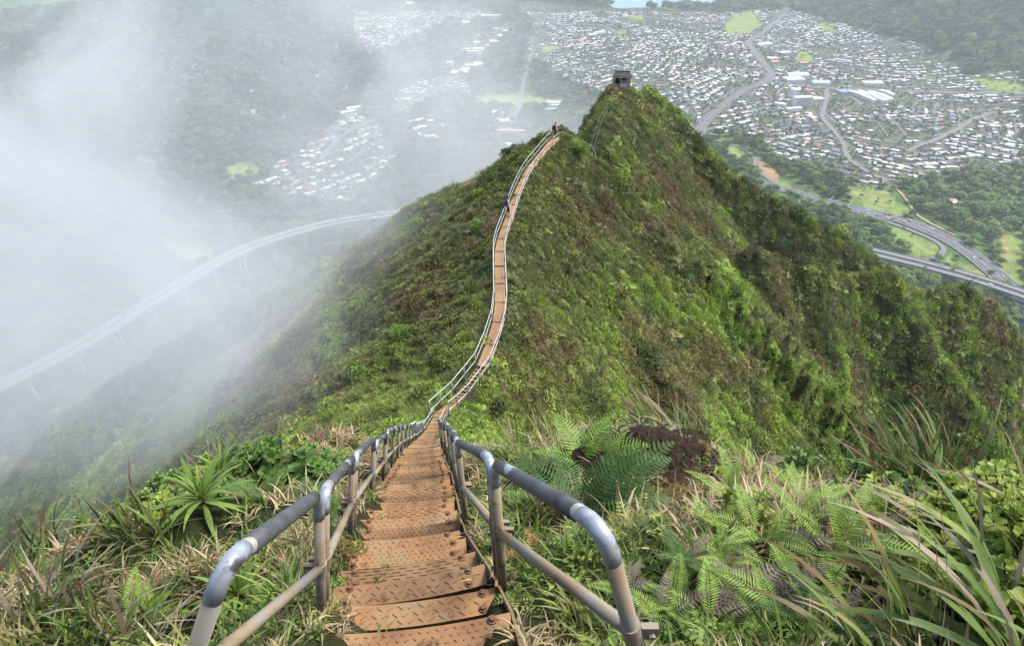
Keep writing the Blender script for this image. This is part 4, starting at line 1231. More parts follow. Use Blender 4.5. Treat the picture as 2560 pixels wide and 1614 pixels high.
def build_bank():
    rs = np.random.default_rng(33)
    def dens(cen, dist, cosv, nn):
        x, y = cen[..., 0], cen[..., 1]
        yy = np.clip(y, -.9, 64); P = path(yy); dl = np.hypot(x - P[..., 0], y - yy)
        q = np.clip(1500. / dist ** 2, 60, 420)
        q = q * (.35 + 1.1 * sstep(.36, .6, fbm(x * 2.2, y * 2.2, 811, 3)))
        q = q * sstep(.20, .36, dl) + 12 * (dl < .3)
        return q * (np.hypot(x, y) < 7.5) * (cen[..., 2] > -7.0)
    p, n, d = sample_land(.25, 7.8, R(-82), R(82), dens, rs)
    m = len(p); x, y, z = p.T
    yy = np.clip(y, -.9, 64); P = path(yy); sx = x - P[:, 0]
    pat = np.zeros(m)
    for qx, qy, rr in ((2000, 1180, .6), (2150, 1230, .55), (1900, 1300, .45), (2250, 1300, .4), (1750, 1330, .35), (760, 1420, .16), (560, 1110, .3)):
        c = hit(qx, qy); pat = np.maximum(pat, np.exp(-((x - c.x) ** 2 + (y - c.y) ** 2) / (rr * rr)))
    dry = .34 * pat + fbm(x * 1.1, y * 1.1, 801, 3) + .12 * sstep(.6, 1.4, sx) * sstep(1.0, 1.8, y) + .03 - .10 * (sx < 0) + rs.normal(0, .07, m)
    for qx, qy, rr in ((522, 1290, .2), (566, 1215, .15), (610, 1530, .16), (1600, 1180, .42), (1470, 1200, .22), (1480, 1330, .26), (1760, 1560, .13), (1850, 1530, .13), (1930, 1580, .13), (2460, 1310, .3), (2400, 1270, .2), (710, 1190, .3), (1640, 1290, .14)):
        c = hit(qx, qy); kp = ((x - c.x) ** 2 + (y - c.y) ** 2 > rr * rr) | (rs.random(len(x)) < .28)
        p, n, d, x, y, z, sx, dry = p[kp], n[kp], d[kp], x[kp], y[kp], z[kp], sx[kp], dry[kp]
    m = len(p)
    t = rs.random(m)
    idx = np.where(dry > .51, rs.integers(3, 6, m), rs.integers(0, 3, m))
    idx = np.where(t < .14, rs.integers(6, 8, m), np.where(t < .20, rs.integers(8, 10, m), np.where(t < .27, rs.integers(10, 12, m), idx)))
    close = np.abs(sx) < .42
    idx = np.where(close & (t > .2), np.where(rs.random(m) < .5, rs.integers(3, 6, m), rs.integers(0, 3, m)), idx)
    g1 = np.array([.055, .105, .024]); g2 = np.array([.20, .27, .06]); s1 = np.array([.36, .28, .165]); s2 = np.array([.50, .41, .26]); b1 = np.array([.20, .14, .085])
    u = rs.random((m, 1)); tint = g1 * (1 - u) + g2 * u
    st = (idx >= 3) & (idx < 6); tint[st] = (s1 * (1 - u) + s2 * u)[st]
    bb = st & (rs.random(m) < .3); tint[bb] = b1 * rs.uniform(.6, 1.6, (bb.sum(), 1))
    gd = (idx < 3) & (rs.random(m) < .15); tint[gd] = np.array([.20, .20, .075])
    mm = idx >= 10; tint[mm] = (np.array([.11, .105, .022]) * (1 - u) + np.array([.20, .155, .04]) * u)[mm]
    s = rs.uniform(.45, 1.5, m) * np.where(close, .6, 1.0) * np.clip(.55 + .28 * np.hypot(x, y), .6, 1.0)
    rot = tilt_euler(n, rs.uniform(0, 6.283, m), np.full((m, 1), .45))
    scatter('bank_undergrowth', p, rot, np.stack([s, s, s], 1), tint, idx, NK, 'mixed dry and green grass, moss and seedlings over both banks')
build_bank()
# look-alikes of one patch are told apart by counting from something one can find
def rank_labels():
    marks = {G_MS: ('rosette under the rail bend', hit(610, 1520)), 'red-tipped sedges by the rosette plants': ('large rosette', hit(522, 1280)), 'sedges on the misty rim': ('large rosette', hit(522, 1280)), 'brown tussocks on the misty-side crest': ('small rosette', hit(566, 1205)),
             G1: ('first handrail post', hit(810, 1400)), G2: ('small rosette', hit(566, 1205)), 'ferns on the misty-side bank': ('first handrail post', hit(810, 1400)), 'yellow sedges by the root mound': ('root mound', hit(1600, 1180)), 'windswept sedges behind the root mound': ('root mound', hit(1600, 1180)),
             'sedges on the gully rim': ('root mound', hit(1600, 1180)), G_SS: ('bent rail end', hit(1610, 1614)), 'comb ferns of the gully-side patch': ('bent rail end', hit(1610, 1614)), 'small ferns in the dry grass': ('root mound', hit(1600, 1180)), 'tiny pale plants around the root mound': ('big dark fern', hit(1460, 1310)),
             'yellow-green shrubs of the gully rim': ('root mound', hit(1600, 1180)), 'green shrubs in the dry grass': ('root mound', hit(1600, 1180)), 'orange-tinted shrubs': ('root mound', hit(1600, 1180)), 'shrubs under the long sedge': ('bent rail end', hit(1610, 1614))}
    short = {G_MS: 'long arching green and grey-purple sedge', 'red-tipped sedges by the rosette plants': 'upright sedge with dark red tips', 'sedges on the misty rim': 'stout green sedge on the misty rim', 'brown tussocks on the misty-side crest': 'dense brown-red tussock on the bank crest', G1: 'low green leafy shrub', G2: 'pale yellow-green shrub on the misty rim',
             'ferns on the misty-side bank': 'mid-green fern among leafy shrubs', 'yellow sedges by the root mound': 'yellow-green sedge leaning to the handrail', 'windswept sedges behind the root mound': 'windswept red-tipped sedge', 'sedges on the gully rim': 'upright red-brown sedge on the gully rim', G_SS: 'long broad green sweeping sedge', 'comb ferns of the gully-side patch': 'lime-green comb-leaved fern',
             'small ferns in the dry grass': 'small fern in straw-coloured grass', 'tiny pale plants around the root mound': 'tiny plant with few rounded leaves', 'yellow-green shrubs of the gully rim': 'yellow-green rounded-leaf shrub', 'green shrubs in the dry grass': 'small shrub in dry grass', 'orange-tinted shrubs': 'orange-tinted young shrub', 'shrubs under the long sedge': 'yellow shrub under long sedge blades'}
    words = ['first', 'second', 'third', 'fourth', 'fifth', 'sixth', 'seventh', 'eighth', 'ninth', 'tenth', 'eleventh', 'twelfth']
    for g, (mk, c) in marks.items():
        ob = sorted([o for o in COL.objects if o.get('group') == g], key=lambda o: (o.location - c).length)
        for k, o in enumerate(ob[:12]): o['label'] = '%s, %s from the %s' % (short[g], words[k], mk)
rank_labels()
print('bank', time.time() - T0)
# ------------------------------------------------------------------ roads on the valley floor
def asphalt(name, c, sc=.2):
    t = newmat(name); p = t.pos(); n = t.noise(sc, 5, .6, p); n2 = t.noise(3.0, 3, .6, p)
    t.set(color=t.mix(n, [x * .75 for x in c], [x * 1.3 for x in c]), rough=.85, spec=.25); return t.mat
MAT['asphalt'] = asphalt('asphalt', (.085, .085, .09)); MAT['street'] = asphalt('street_asphalt', (.14, .14, .14)); MAT['concrete'] = asphalt('pale_concrete', (.30, .30, .285)); MAT['track'] = asphalt('dirt_track', (.25, .21, .15))
MAT['marking'] = plain('road_paint', (.75, .75, .72), .7)
def resample(pts, step):
    P = np.array([p[:2] for p in pts]); d = np.r_[0, np.cumsum(np.hypot(*np.diff(P, axis=0).T))]
    # Catmull-Rom through the points, then even spacing
    tt = np.linspace(0, len(P) - 1, 24 * (len(P) - 1) + 1); i = np.clip(tt.astype(int), 0, len(P) - 2); f = (tt - i)[:, None]
    g = lambda k: P[np.clip(k, 0, len(P) - 1)]
    a, b, c, e = g(i - 1), g(i), g(i + 1), g(i + 2)
    C = .5 * (2 * b + (c - a) * f + (2 * a - 5 * b + 4 * c - e) * f ** 2 + (3 * b - a - 3 * c + e) * f ** 3)
    s = np.r_[0, np.cumsum(np.hypot(*np.diff(C, axis=0).T))]; q = np.arange(0, s[-1], step)
    return np.stack([np.interp(q, s, C[:, 0]), np.interp(q, s, C[:, 1])], 1)
def normals2(C):
    t = np.gradient(C, axis=0); t /= np.linalg.norm(t, axis=1)[:, None]; return np.stack([-t[:, 1], t[:, 0]], 1), t
def ribbon(C, off0, off1, z):
    n, _ = normals2(C); A = C + n * off0; B = C + n * off1
    V = np.concatenate([np.c_[A, z], np.c_[B, z]]); m = len(C); k = np.arange(m - 1)
    return V, np.stack([k, k + m, k + m + 1, k + 1], 1)
ROADC = {}
def build_roads():
    for name, pts, w in ROADS:
        C = resample(pts, 12.); z = land(C[:, 0], C[:, 1]); z = np.convolve(np.pad(z, 4, 'edge'), np.ones(9) / 9, 'valid') + 1.6
        V, F = ribbon(C, -w / 2, w / 2, z); ROADC[name] = (C, z)
        o = link(name, quad_mesh(name, V, F, [MAT['track'] if name == 'track_path' else MAT['asphalt'] if w > 20 else MAT['street']])); tag(o, kind='structure')
        if w >= 20:
            Vs, Fs, b = [], [], 0
            for off, ww, dash in ((-w / 2 + 1.2, .35, False), (w / 2 - 1.2, .35, False), (-.9, .25, False), (.9, .25, False), (-w / 4, .25, True), (w / 4, .25, True)):
                V, F = ribbon(C, off - ww / 2, off + ww / 2, z + .12)
                if dash: F = F[::2]
                Vs.append(V); Fs.append(F + b); b += len(V)
            mo = link('lane_markings', quad_mesh('lane_markings', np.concatenate(Vs), np.concatenate(Fs), [MAT['marking']]), o)
build_roads()
def viaduct(pts, label, lanes, z0, step=14.):
    C = resample(pts, step); P = np.array(pts); m = len(C)
    org = Vector((C[0][0], C[0][1], z0)); o = empty('viaduct', org); tag(o, label, 'viaduct', None)
    n, t = normals2(C); q = C - np.array(org[:2])
    for off, w in lanes:
        V, F = [], []
        A = q + n * (off - w / 2); B = q + n * (off + w / 2)
        prof = [(A, 0), (B, 0), (B, -2.4), (A, -2.4)]
        V = np.concatenate([np.c_[a, np.full(m, zz)] for a, zz in prof]); k = np.arange(m - 1); F = np.concatenate([np.stack([i * m + k, ((i + 1) % 4) * m + k, ((i + 1) % 4) * m + k + 1, i * m + k + 1], 1) for i in range(4)])
        link('deck', quad_mesh('deck', V, F, [MAT['viadeck']], False), o)
        for e in (-1, 1):
            c = q + n * (off + e * (w / 2 - .25)); A = c - n * .25; B = c + n * .25
            V = np.concatenate([np.c_[A, np.full(m, .05)], np.c_[A, np.full(m, 1.1)], np.c_[B, np.full(m, 1.1)], np.c_[B, np.full(m, .05)]])
            F = np.concatenate([np.stack([i * m + k, (i + 1) * m + k, (i + 1) * m + k + 1, i * m + k + 1], 1) for i in range(3)])
            link('parapet', quad_mesh('parapet', V, F, [MAT['concrete']], False), o)
        for i in range(2, m, 4):
            g = float(land(np.array([C[i][0]]), np.array([C[i][1]]))[0]); h = z0 - 2.4 - g + 2
            if h < 3: continue
            mb = MB(); c = q[i] + n[i] * off
            mb.box((c[0], c[1], -2.42 - h / 2), (3.2, 3.2, h)); mb.box((c[0], c[1], -3.3), (w * .6, 3.4, 1.7), 0, Matrix.Rotation(math.atan2(n[i][1], n[i][0]), 3, 'Z'))
            mb.build('pier', MAT['concrete'], o)
    return C
MAT['viadeck'] = asphalt('viaduct_deck', (.17, .17, .17))
VLC = viaduct(VIA_L, 'twin-deck highway viaduct curving through the mist over the valley', ((-7.4, 10.5), (7.4, 10.5)), -462.)
VRC = viaduct(VIA_R, 'low twin-deck viaduct passing below the freeway loop ramp', ((-9, 12), (9, 12)), -484.)
# ------------------------------------------------------------------ bay
me = quad_mesh('bay_water', np.array([[-6000, 2800, -509.], [6000, 2800, -509.], [6000, 12000, -509.], [-6000, 12000, -509.]]), np.array([[0, 1, 2, 3]]))
t = newmat('bay'); t.set(color=(.05, .16, .22), rough=.25, spec=.5); me.materials.append(t.mat); tag(link('bay_water', me), kind='structure')

# ------------------------------------------------------------------ houses
ROOFS = [((.50, .50, .47), .22), ((.36, .36, .35), .24), ((.20, .21, .225), .22), ((.09, .095, .105), .20), ((.34, .29, .22), .11), ((.30, .11, .08), .06), ((.16, .30, .32), .02), ((.42, .44, .48), .04)]
ROOFN = ['white', 'pale grey', 'mid-grey', 'dark grey', 'tan', 'red', 'blue-green', 'silvery']
def walls_mat():
    t = newmat('house_wall'); a = t.attr('rc'); n = t.noise(.4, 2, .5, t.pos())
    t.set(color=t.mix(n, (.34, .31, .26), (.55, .53, .48)), rough=.9); MAT['hwall'] = t.mat
    t = newmat('house_roof'); n = t.noise(.9, 4, .6, t.pos()); c = t.mix(1.0, t.attr('rc').outputs['Color'], t.ramp(n, [(.3, (.8,) * 3), (.7, (1.12,) * 3)]), 'MULTIPLY'); t.set(color=c, rough=.7, spec=.3); MAT['hroof'] = t.mat
walls_mat()
def house_template(w, d, h, rise, hip):
    e = .7; r = max(w / 2 - hip, .2)
    V = [(-w / 2, -d / 2, -3), (w / 2, -d / 2, -3), (w / 2, d / 2, -3), (-w / 2, d / 2, -3), (-w / 2, -d / 2, h), (w / 2, -d / 2, h), (w / 2, d / 2, h), (-w / 2, d / 2, h),
         (-w / 2 - e, -d / 2 - e, h - .05), (w / 2 + e, -d / 2 - e, h - .05), (w / 2 + e, d / 2 + e, h - .05), (-w / 2 - e, d / 2 + e, h - .05), (-r, 0, h + rise), (r, 0, h + rise)]
    F = [(0, 1, 5), (0, 5, 4), (1, 2, 6), (1, 6, 5), (2, 3, 7), (2, 7, 6), (3, 0, 4), (3, 4, 7), (8, 9, 13), (8, 13, 12), (10, 11, 12), (10, 12, 13), (9, 10, 13), (11, 8, 12)]
    return np.array(V, float), np.array(F)
HT = [house_template(15, 10, 3.4, 2.1, 4.5), house_template(12, 10.5, 3.3, 2.0, 5), house_template(18, 9.5, 3.2, 1.9, .8), house_template(13, 9, 5.8, 1.8, 4)]
# an L-plan house: two wings
def _lplan():
    a, f = house_template(16, 9, 3.3, 1.9, 4); b, g = house_template(10, 8, 3.25, 1.7, 3.5)
    b2 = b.copy(); b2[:, 0], b2[:, 1] = -b[:, 1] + 4.2, b[:, 0] + 6.0
    return np.concatenate([a, b2]), np.concatenate([f, g + len(a)]), np.r_[np.zeros(8), np.ones(6), np.zeros(8), np.ones(6)].astype(int)
HT_MI = [np.r_[np.zeros(8), np.ones(6)].astype(int)] * 4
_l = _lplan(); HT.append((_l[0], _l[1])); HT_MI.append(_l[2])
BIG = []      # footprints of large buildings: x, y, radius
SEEDS = [(1450, 90, 20), (1600, 60, -15), (1700, 150, 62), (1560, 130, 35), (1830, 120, 50), (1950, 120, 5), (2100, 130, 20), (2250, 170, -25), (2400, 300, 60), (2500, 260, 10), (2500, 380, -35), (2300, 300, 25), (2200, 380, -40), (2080, 390, -48),
         (2020, 330, 15), (1900, 290, 30), (1800, 220, 55), (1680, 240, 40), (2180, 300, 80), (2350, 400, 5), (2420, 200, 0), (2150, 440, -42), (800, 420, 48), (950, 80, 40), (1080, 230, 30), (1150, 30, 15), (900, 380, 55)]
def place_houses():
    rs = np.random.default_rng(55); L = []
    S = np.array([G(a, b)[:2] for a, b, c in SEEDS])
    st = []
    for k, (a, b, ang) in enumerate(SEEDS):
        th = R(ang) + rs.normal(0, .05); c, s = math.cos(th), math.sin(th); rad = 900
        rows = np.arange(-rad, rad, 56.); 
        for ri, b0 in enumerate(rows):
            wob = lambda q: 14 * np.sin(q / 130. + ri * .7 + k) 
            for side in (-1, 1):
                aa = np.arange(-rad, rad, 17.5) + rs.uniform(-4, 4)
                aa = aa + rs.normal(0, 3.0, len(aa)); bb = b0 + side * 15.5 + wob(aa) + rs.normal(0, 2.6, len(aa))
                X = S[k][0] + aa * c - bb * s; Y = S[k][1] + aa * s + bb * c
                near = np.argmin((X[:, None] - S[:, 0]) ** 2 + (Y[:, None] - S[:, 1]) ** 2, 1) == k
                slope = 14 / 130. * np.cos(aa / 130. + ri * .7 + k)
                yaw = th + np.arctan(slope) + rs.normal(0, .12, len(aa)) + np.where(rs.random(len(aa)) < .35, math.pi / 2, 0)
                for x, y, w_ in zip(X[near], Y[near], yaw[near]): L.append((x, y, w_))
            qa = np.arange(-rad, rad, 10.); qb = b0 + wob(qa)
            X = S[k][0] + qa * c - qb * s; Y = S[k][1] + qa * s + qb * c
            near = np.argmin((X[:, None] - S[:, 0]) ** 2 + (Y[:, None] - S[:, 1]) ** 2, 1) == k
            st.append((X, Y, near))
    A = np.array(L)
    # sparse houses on the misty side
    g = np.array([G(*q)[:2] for q in SPARSE]); n = 900
    sx = rs.uniform(g[:, 0].min(), g[:, 0].max(), n); sy = rs.uniform(g[:, 1].min(), g[:, 1].max(), n)
    cl = fbm(sx / 130., sy / 130., 301, 3) > .52
    A = np.concatenate([A, np.stack([sx[cl], sy[cl], rs.uniform(0, 3, cl.sum())], 1)])
    Z = land(A[:, 0], A[:, 1])
    town, lawn, dirt, sparse, road = zone_masks(A[:, 0], A[:, 1], Z)
    wood = fbm(A[:, 0] / 120., A[:, 1] / 120., 77, 3)
    ok = (town | sparse) & ~lawn & ~dirt & (road > 13) & (wood < .67) & (rs.random(len(A)) < .93) & (A[:, 1] < 3500)
    for x, y, r_ in BIG: ok &= np.hypot(A[:, 0] - x, A[:, 1] - y) > r_
    px, py, zc = topix(A[:, 0], A[:, 1], Z); ok &= (px > -60) & (px < 2640) & (py > -40)
    A, Z, zc = A[ok], Z[ok], zc[ok]; px, py = px[ok], py[ok]
    # hidden behind the ridge?
    vis = np.ones(len(A), bool)
    for f in np.linspace(.03, .36, 22):
        vis &= (CZ + (Z + 4 - CZ) * f) > land(A[:, 0] * f, A[:, 1] * f) - .5
    A, Z, zc, px, py = A[vis], Z[vis], zc[vis], px[vis], py[vis]
    n = len(A); typ = rs.choice(5, n, p=[.28, .24, .16, .12, .20]); pr = np.array([p for c, p in ROOFS]); roof = rs.choice(len(ROOFS), n, p=pr / pr.sum())
    # roofs of one block were often laid together
    blk = vnoise(A[:, 0] / 90., A[:, 1] / 90., 303); roof = np.where((blk > .66) & (rs.random(n) < .55), 3, np.where((blk < .36) & (rs.random(n) < .5), 0, roof))
    order = np.argsort(zc); single = np.zeros(n, bool); single[order[:300]] = True
    # the nearest 300, each a thing of its own
    cache = {}
    for i in np.nonzero(single)[0]:
        key = (int(typ[i]), int(roof[i]))
        if key not in cache:
            V, F = HT[key[0]]; me = quad_mesh('house', V, F, [MAT['hwall'], MAT['hroof']], False); me.polygons.foreach_set('material_index', HT_MI[key[0]].astype(np.int32)); cattr(me, 'rc', np.tile(ROOFS[key[1]][0], (len(V), 1))); cache[key] = me
        o = link('house', cache[key]); o.location = (A[i, 0], A[i, 1], Z[i] + .3); o.rotation_euler = (0, 0, A[i, 2])
        shape = ('hipped', 'square hipped', 'long gabled', 'two-storey', 'L-shaped')[key[0]]
        where = 'in the estate above the viaduct' if px[i] < 1200 else 'in the housing estate beyond the freeway'
        tag(o, '%s house with a %s roof %s' % (shape, ROOFN[key[1]], where), 'house', '%s houses with %s roofs' % (shape, ROOFN[key[1]]))
    rest = np.nonzero(~single)[0]; Vs, Fs, Ms, Cs, b = [], [], [], [], 0
    for k in range(5):
        ii = rest[typ[rest] == k]; V, F = HT[k]; m = len(ii)
        if m == 0: continue
        c, s = np.cos(A[ii, 2])[:, None], np.sin(A[ii, 2])[:, None]; sc = rs.uniform(.82, 1.2, (m, 1))
        X = (V[:, 0] * c - V[:, 1] * s) * sc + A[ii, 0][:, None]; Y = (V[:, 0] * s + V[:, 1] * c) * sc + A[ii, 1][:, None]; Zz = V[:, 2] * np.ones((m, 1)) + Z[ii][:, None] + .3
        Vs.append(np.stack([X, Y, Zz], -1).reshape(-1, 3)); Fs.append((F[None] + (np.arange(m) * len(V))[:, None, None]).reshape(-1, 3) + b); Ms.append(np.tile(HT_MI[k], m)); b += m * len(V)
        Cs.append(np.repeat(np.array([ROOFS[r][0] for r in roof[ii]]), len(V), 0))
    me = quad_mesh('distant_houses', np.concatenate(Vs), np.concatenate(Fs), [MAT['hwall'], MAT['hroof']], False); me.polygons.foreach_set('material_index', np.concatenate(Ms).astype(np.int32)); cattr(me, 'rc', np.concatenate(Cs))
    tag(link('distant_houses', me), 'far spread of small roofs across the town', kind='stuff')
    # streets between the rows
    Vs, Fs, b = [], [], 0
    XA = np.concatenate([q[0] for q in st]); YA = np.concatenate([q[1] for q in st]); ZA = land(XA, YA); tw, lw, dw, sp, rd = zone_masks(XA, YA, ZA); okA = tw & ~lw & (YA < 3400); i0 = 0
    for X, Y, near in st:
        m = len(X); Zs = ZA[i0:i0 + m]; okk = near & okA[i0:i0 + m]; i0 += m
        C = np.stack([X, Y], 1); nn, _ = normals2(C)
        e = okk[:-1] & okk[1:]; k = np.nonzero(e)[0]
        if len(k) == 0: continue
        A_, B_ = C + nn * 4.4, C - nn * 4.4; V = np.concatenate([np.c_[A_, Zs + .9], np.c_[B_, Zs + .9]])
        Vs.append(V); Fs.append(np.stack([k, k + 1, k + 1 + m, k + m], 1) + b); b += 2 * m
    tag(link('street', quad_mesh('street', np.concatenate(Vs), np.concatenate(Fs), [MAT['street']])), kind='structure')
    return n

# ------------------------------------------------------------------ larger buildings
WALLC = {k: plain('wall_' + k, c, .85, 0, .06, .3) for k, c in (('white', (.62, .62, .60)), ('cream', (.50, .46, .38)), ('grey', (.36, .37, .38)), ('pink', (.48, .33, .30)))}
ROOFC = {k: plain('roof_' + k, c, .6, 0, .10, .15) for k, c in (('white', (.74, .74, .73)), ('grey', (.42, .43, .45)), ('dark', (.16, .165, .18)), ('aqua', (.30, .60, .58)), ('red', (.46, .14, .10)), ('pink', (.52, .30, .27)), ('tan', (.48, .42, .33)), ('green', (.28, .45, .38)), ('blue', (.16, .26, .42)))}
ORD = ['first', 'second', 'third', 'fourth', 'fifth', 'sixth', 'seventh', 'eighth', 'ninth', 'tenth', 'eleventh', 'twelfth']
MAT['pane'] = plain('window_glass', (.06, .07, .085), .2, 0, .1, 1, .5)
def building(px, py, w, d, h, yaw, wall, roof, label, floors=0, ridge=0.0, name='building', cat='building', group=None, vaults=0):
    g = G(px, py); z = float(land(np.array([g[0]]), np.array([g[1]]))[0])
    o = empty(name, (g[0], g[1], z)); o.rotation_euler = (0, 0, R(yaw)); tag(o, label, cat, group); BIG.append((g[0], g[1], max(w, d) * .62 + 6))
    mb = MB(); mb.box((0, 0, h / 2 - 2), (w, d, h + 4)); mb.build('wall', WALLC[wall], o)
    mb = MB()
    if ridge > 0:
        mb.add([(-w / 2 - 1, -d / 2 - 1, h + .05), (w / 2 + 1, -d / 2 - 1, h + .05), (w / 2 + 1, d / 2 + 1, h + .05), (-w / 2 - 1, d / 2 + 1, h + .05), (-w / 2 - 1, 0, h + ridge), (w / 2 + 1, 0, h + ridge)], [(0, 1, 5, 4), (2, 3, 4, 5), (1, 2, 5), (3, 0, 4), (3, 2, 1, 0)])
    else:
        mb.box((0, 0, h + .45), (w + .8, d + .8, .8)); mb.box((w * .2, d * .1, h + 1.8), (min(6, w * .2), min(5, d * .3), 2.0))
    mb.build('roof', ROOFC[roof], o)
    if floors:
        for f in range(floors):
            for k in range(int(w // 7)):
                mb = MB(); mb.box((0, 0, 0), (4.4, .4, h / floors * .5)); q = mb.build('window', MAT['pane'], o); q.location = (-w / 2 + 3.5 + 7 * k + (w % 7) / 2, -d / 2 - .12, h / floors * (f + .55))
    return o
def big_buildings():
    r = random.Random(17)
    building(2004, 262, 54, 16, 26, 8, 'white', 'white', 'six-storey apartment slab with rows of dark windows beside a white tower', 6, name='apartment_block')
    building(1981, 248, 18, 22, 30, 8, 'white', 'white', 'tall blank white tower beside the apartment slab', name='tower_block')
    building(1985, 272, 46, 12, 8, 12, 'white', 'white', 'low white annexe in front of the apartment slab')
    building(1950, 262, 30, 14, 8, -30, 'white', 'white', 'small angled white wing near the white tower')
    building(2040, 252, 40, 24, 9, 10, 'cream', 'tan', 'cream flat-roofed store across the lot from the apartment slab')
    building(1990, 196, 70, 34, 10, 5, 'white', 'aqua', 'long turquoise-roofed school hall in a tree-ringed lot', ridge=6, name='school_hall')
    building(1982, 206, 60, 40, 9, 5, 'white', 'white', 'white-roofed school block in front of the turquoise hall')
    building(2048, 214, 52, 26, 9, -5, 'white', 'aqua', 'smaller turquoise-roofed pavilion beside the school blocks', ridge=5)
    for k, (x, y, w) in enumerate(((2152, 244, 110), (2178, 245, 112), (2198, 244, 90), (2214, 237, 55))):
        building(x, y, 15 if k < 3 else 13, w, 9, 14, 'white', 'white', ('long white warehouse at the end of the warehouse row by the lots', 'long white warehouse second in the warehouse row', 'long pale warehouse third in the warehouse row', 'shorter warehouse behind the long warehouse row')[k], ridge=3, name='warehouse')
    building(2112, 234, 44, 30, 8, 10, 'grey', 'blue', 'flat store with a blue solar roof by the crossroad')
    building(2020, 232, 22, 18, 8, 5, 'cream', 'red', 'small red-roofed store beside the apartment slab')
    building(2180, 212, 60, 26, 8, 0, 'white', 'white', 'white market hall on the far side of the crossroad')
    building(1930, 155, 40, 26, 9, 20, 'cream', 'tan', 'tan-roofed school gymnasium near the stadium lawn'); building(1910, 118, 70, 20, 8, 28, 'white', 'white', 'long white school block beside the parkway'); building(1960, 140, 46, 22, 8, 20, 'cream', 'white', 'pale classroom block next to the tan gymnasium')
    building(1935, 162, 26, 14, 6, 0, 'pink', 'red', 'red canopy at the near end of the playing field', ridge=4, name='canopy'); building(2005, 163, 24, 14, 6, 0, 'pink', 'red', 'red canopy at the far end of the playing field', ridge=4, name='canopy')
    building(1448, 108, 34, 26, 9, 55, 'cream', 'red', 'store with a bright red and white roof in the middle of town', ridge=3); building(1500, 82, 60, 16, 8, 40, 'white', 'white', 'long white church hall beside a tan lawn'); building(1480, 88, 44, 14, 8, 40, 'white', 'white', 'shorter white hall alongside the church hall')
    building(2485, 318, 26, 16, 7, 10, 'cream', 'tan', 'orange-tan roofed hall among the dark roofs')
    # shops along the strip, fading into the mist
    strip = [(1262, 84, 60, 26, 'white'), (1250, 96, 50, 26, 'white'), (1240, 108, 50, 26, 'white'), (1232, 118, 48, 24, 'grey'), (1222, 128, 50, 24, 'white'), (1206, 150, 34, 18, 'white'), (1196, 162, 34, 18, 'white'), (1186, 168, 60, 20, 'white'), (1170, 178, 52, 18, 'white')]
    for k, (x, y, w, d, c) in enumerate(strip):
        building(x, y, w, d, 8, 12, 'white', c, 'white flat-roofed shop in the diagonal shopping strip', name='shop', group='shops of the diagonal strip', cat='shop')['label'] = 'white flat-roofed shop, %s from the mall halls along the diagonal strip' % ORD[k]
    for k, (x, y, w, d, c, lb) in enumerate(((1180, 112, 70, 30, 'white', 'white superstore with stepped roof above the diagonal strip'), (1200, 95, 70, 22, 'pink', 'pink-roofed arcade above the superstore'), (1190, 128, 120, 14, 'white', 'very long white roof row below the superstore'), (1120, 66, 90, 36, 'white', 'big white mall hall at the head of the strip'),
                                            (1160, 60, 70, 40, 'white', 'second mall hall joined beside the big mall hall'), (1240, 78, 60, 16, 'grey', 'grey arcade at the top of the strip'), (1230, 42, 110, 18, 'white', 'long thin white hall under the round terrace'), (1025, 12, 44, 26, 'white', 'white hall near the shore in the mist'), (1070, 112, 26, 16, 'white', 'lone white store beyond the mist'), (1105, 112, 28, 16, 'white', 'lone white store next to the mist gap'))):
        building(x, y, w, d, 9, 8, 'white', c, lb)
    building(1182, 154, 42, 16, 34, -4, 'grey', 'white', 'grey high-rise slab half lost in the mist', 8, name='high_rise'); building(1126, 178, 20, 16, 30, -4, 'grey', 'white', 'pale slim high-rise beside the courtyard block', 0, name='high_rise')
    building(1150, 186, 60, 34, 9, -8, 'grey', 'white', 'courtyard block at the foot of the pale high-rise')
    for k, (x, y, w, d, yw, c, lb) in enumerate(((1042, 305, 42, 16, 35, 'white', 'tilted long white hospital roof in the misty valley'), (1072, 306, 24, 14, 30, 'white', 'small white roof beside the long hospital roof'), (1058, 320, 26, 12, 0, 'white', 'narrow white roof below the long hospital roof'), (1052, 326, 40, 14, 0, 'grey', 'grey flat roof in the hospital group'), (1105, 318, 40, 18, 5, 'green', 'pale green roof in the hospital group'),
                                                (1075, 345, 34, 18, 0, 'pink', 'pink roof at the edge of the hospital group'), (1100, 350, 26, 14, 10, 'red', 'faded red roof below the green roof'), (1035, 340, 36, 18, 0, 'grey', 'wide grey roof below the hospital group'), (1250, 285, 40, 12, 0, 'white', 'white clinic roof beside the misty lawn'), (1235, 282, 16, 10, 40, 'white', 'broken white roof next to the clinic'),
                                                (1388, 258, 46, 14, 0, 'white', 'white gymnasium on the misty lawn'), (1392, 266, 30, 8, 0, 'white', 'thin white roof beside the gymnasium'), (1380, 276, 40, 8, 0, 'aqua', 'pale aqua pool cover near the gymnasium'), (1255, 305, 40, 24, 0, 'grey', 'dull grey roof in the mist'), (1280, 330, 80, 10, -4, 'pink', 'long faint pink roof by the ridge'),
                                                (870, 285, 40, 14, 30, 'white', 'white roof at the top of the misty estate'), (885, 275, 40, 14, 30, 'white', 'long white roof above the misty estate'), (1265, 366, 24, 12, 0, 'white', 'pale shed close under the ridge'), (925, 278, 30, 14, 0, 'white', 'white barn between estate and hospital'))):
        building(x, y, w, d, 7, yw, 'white', c, lb, ridge=2.0 if c != 'grey' else 0)
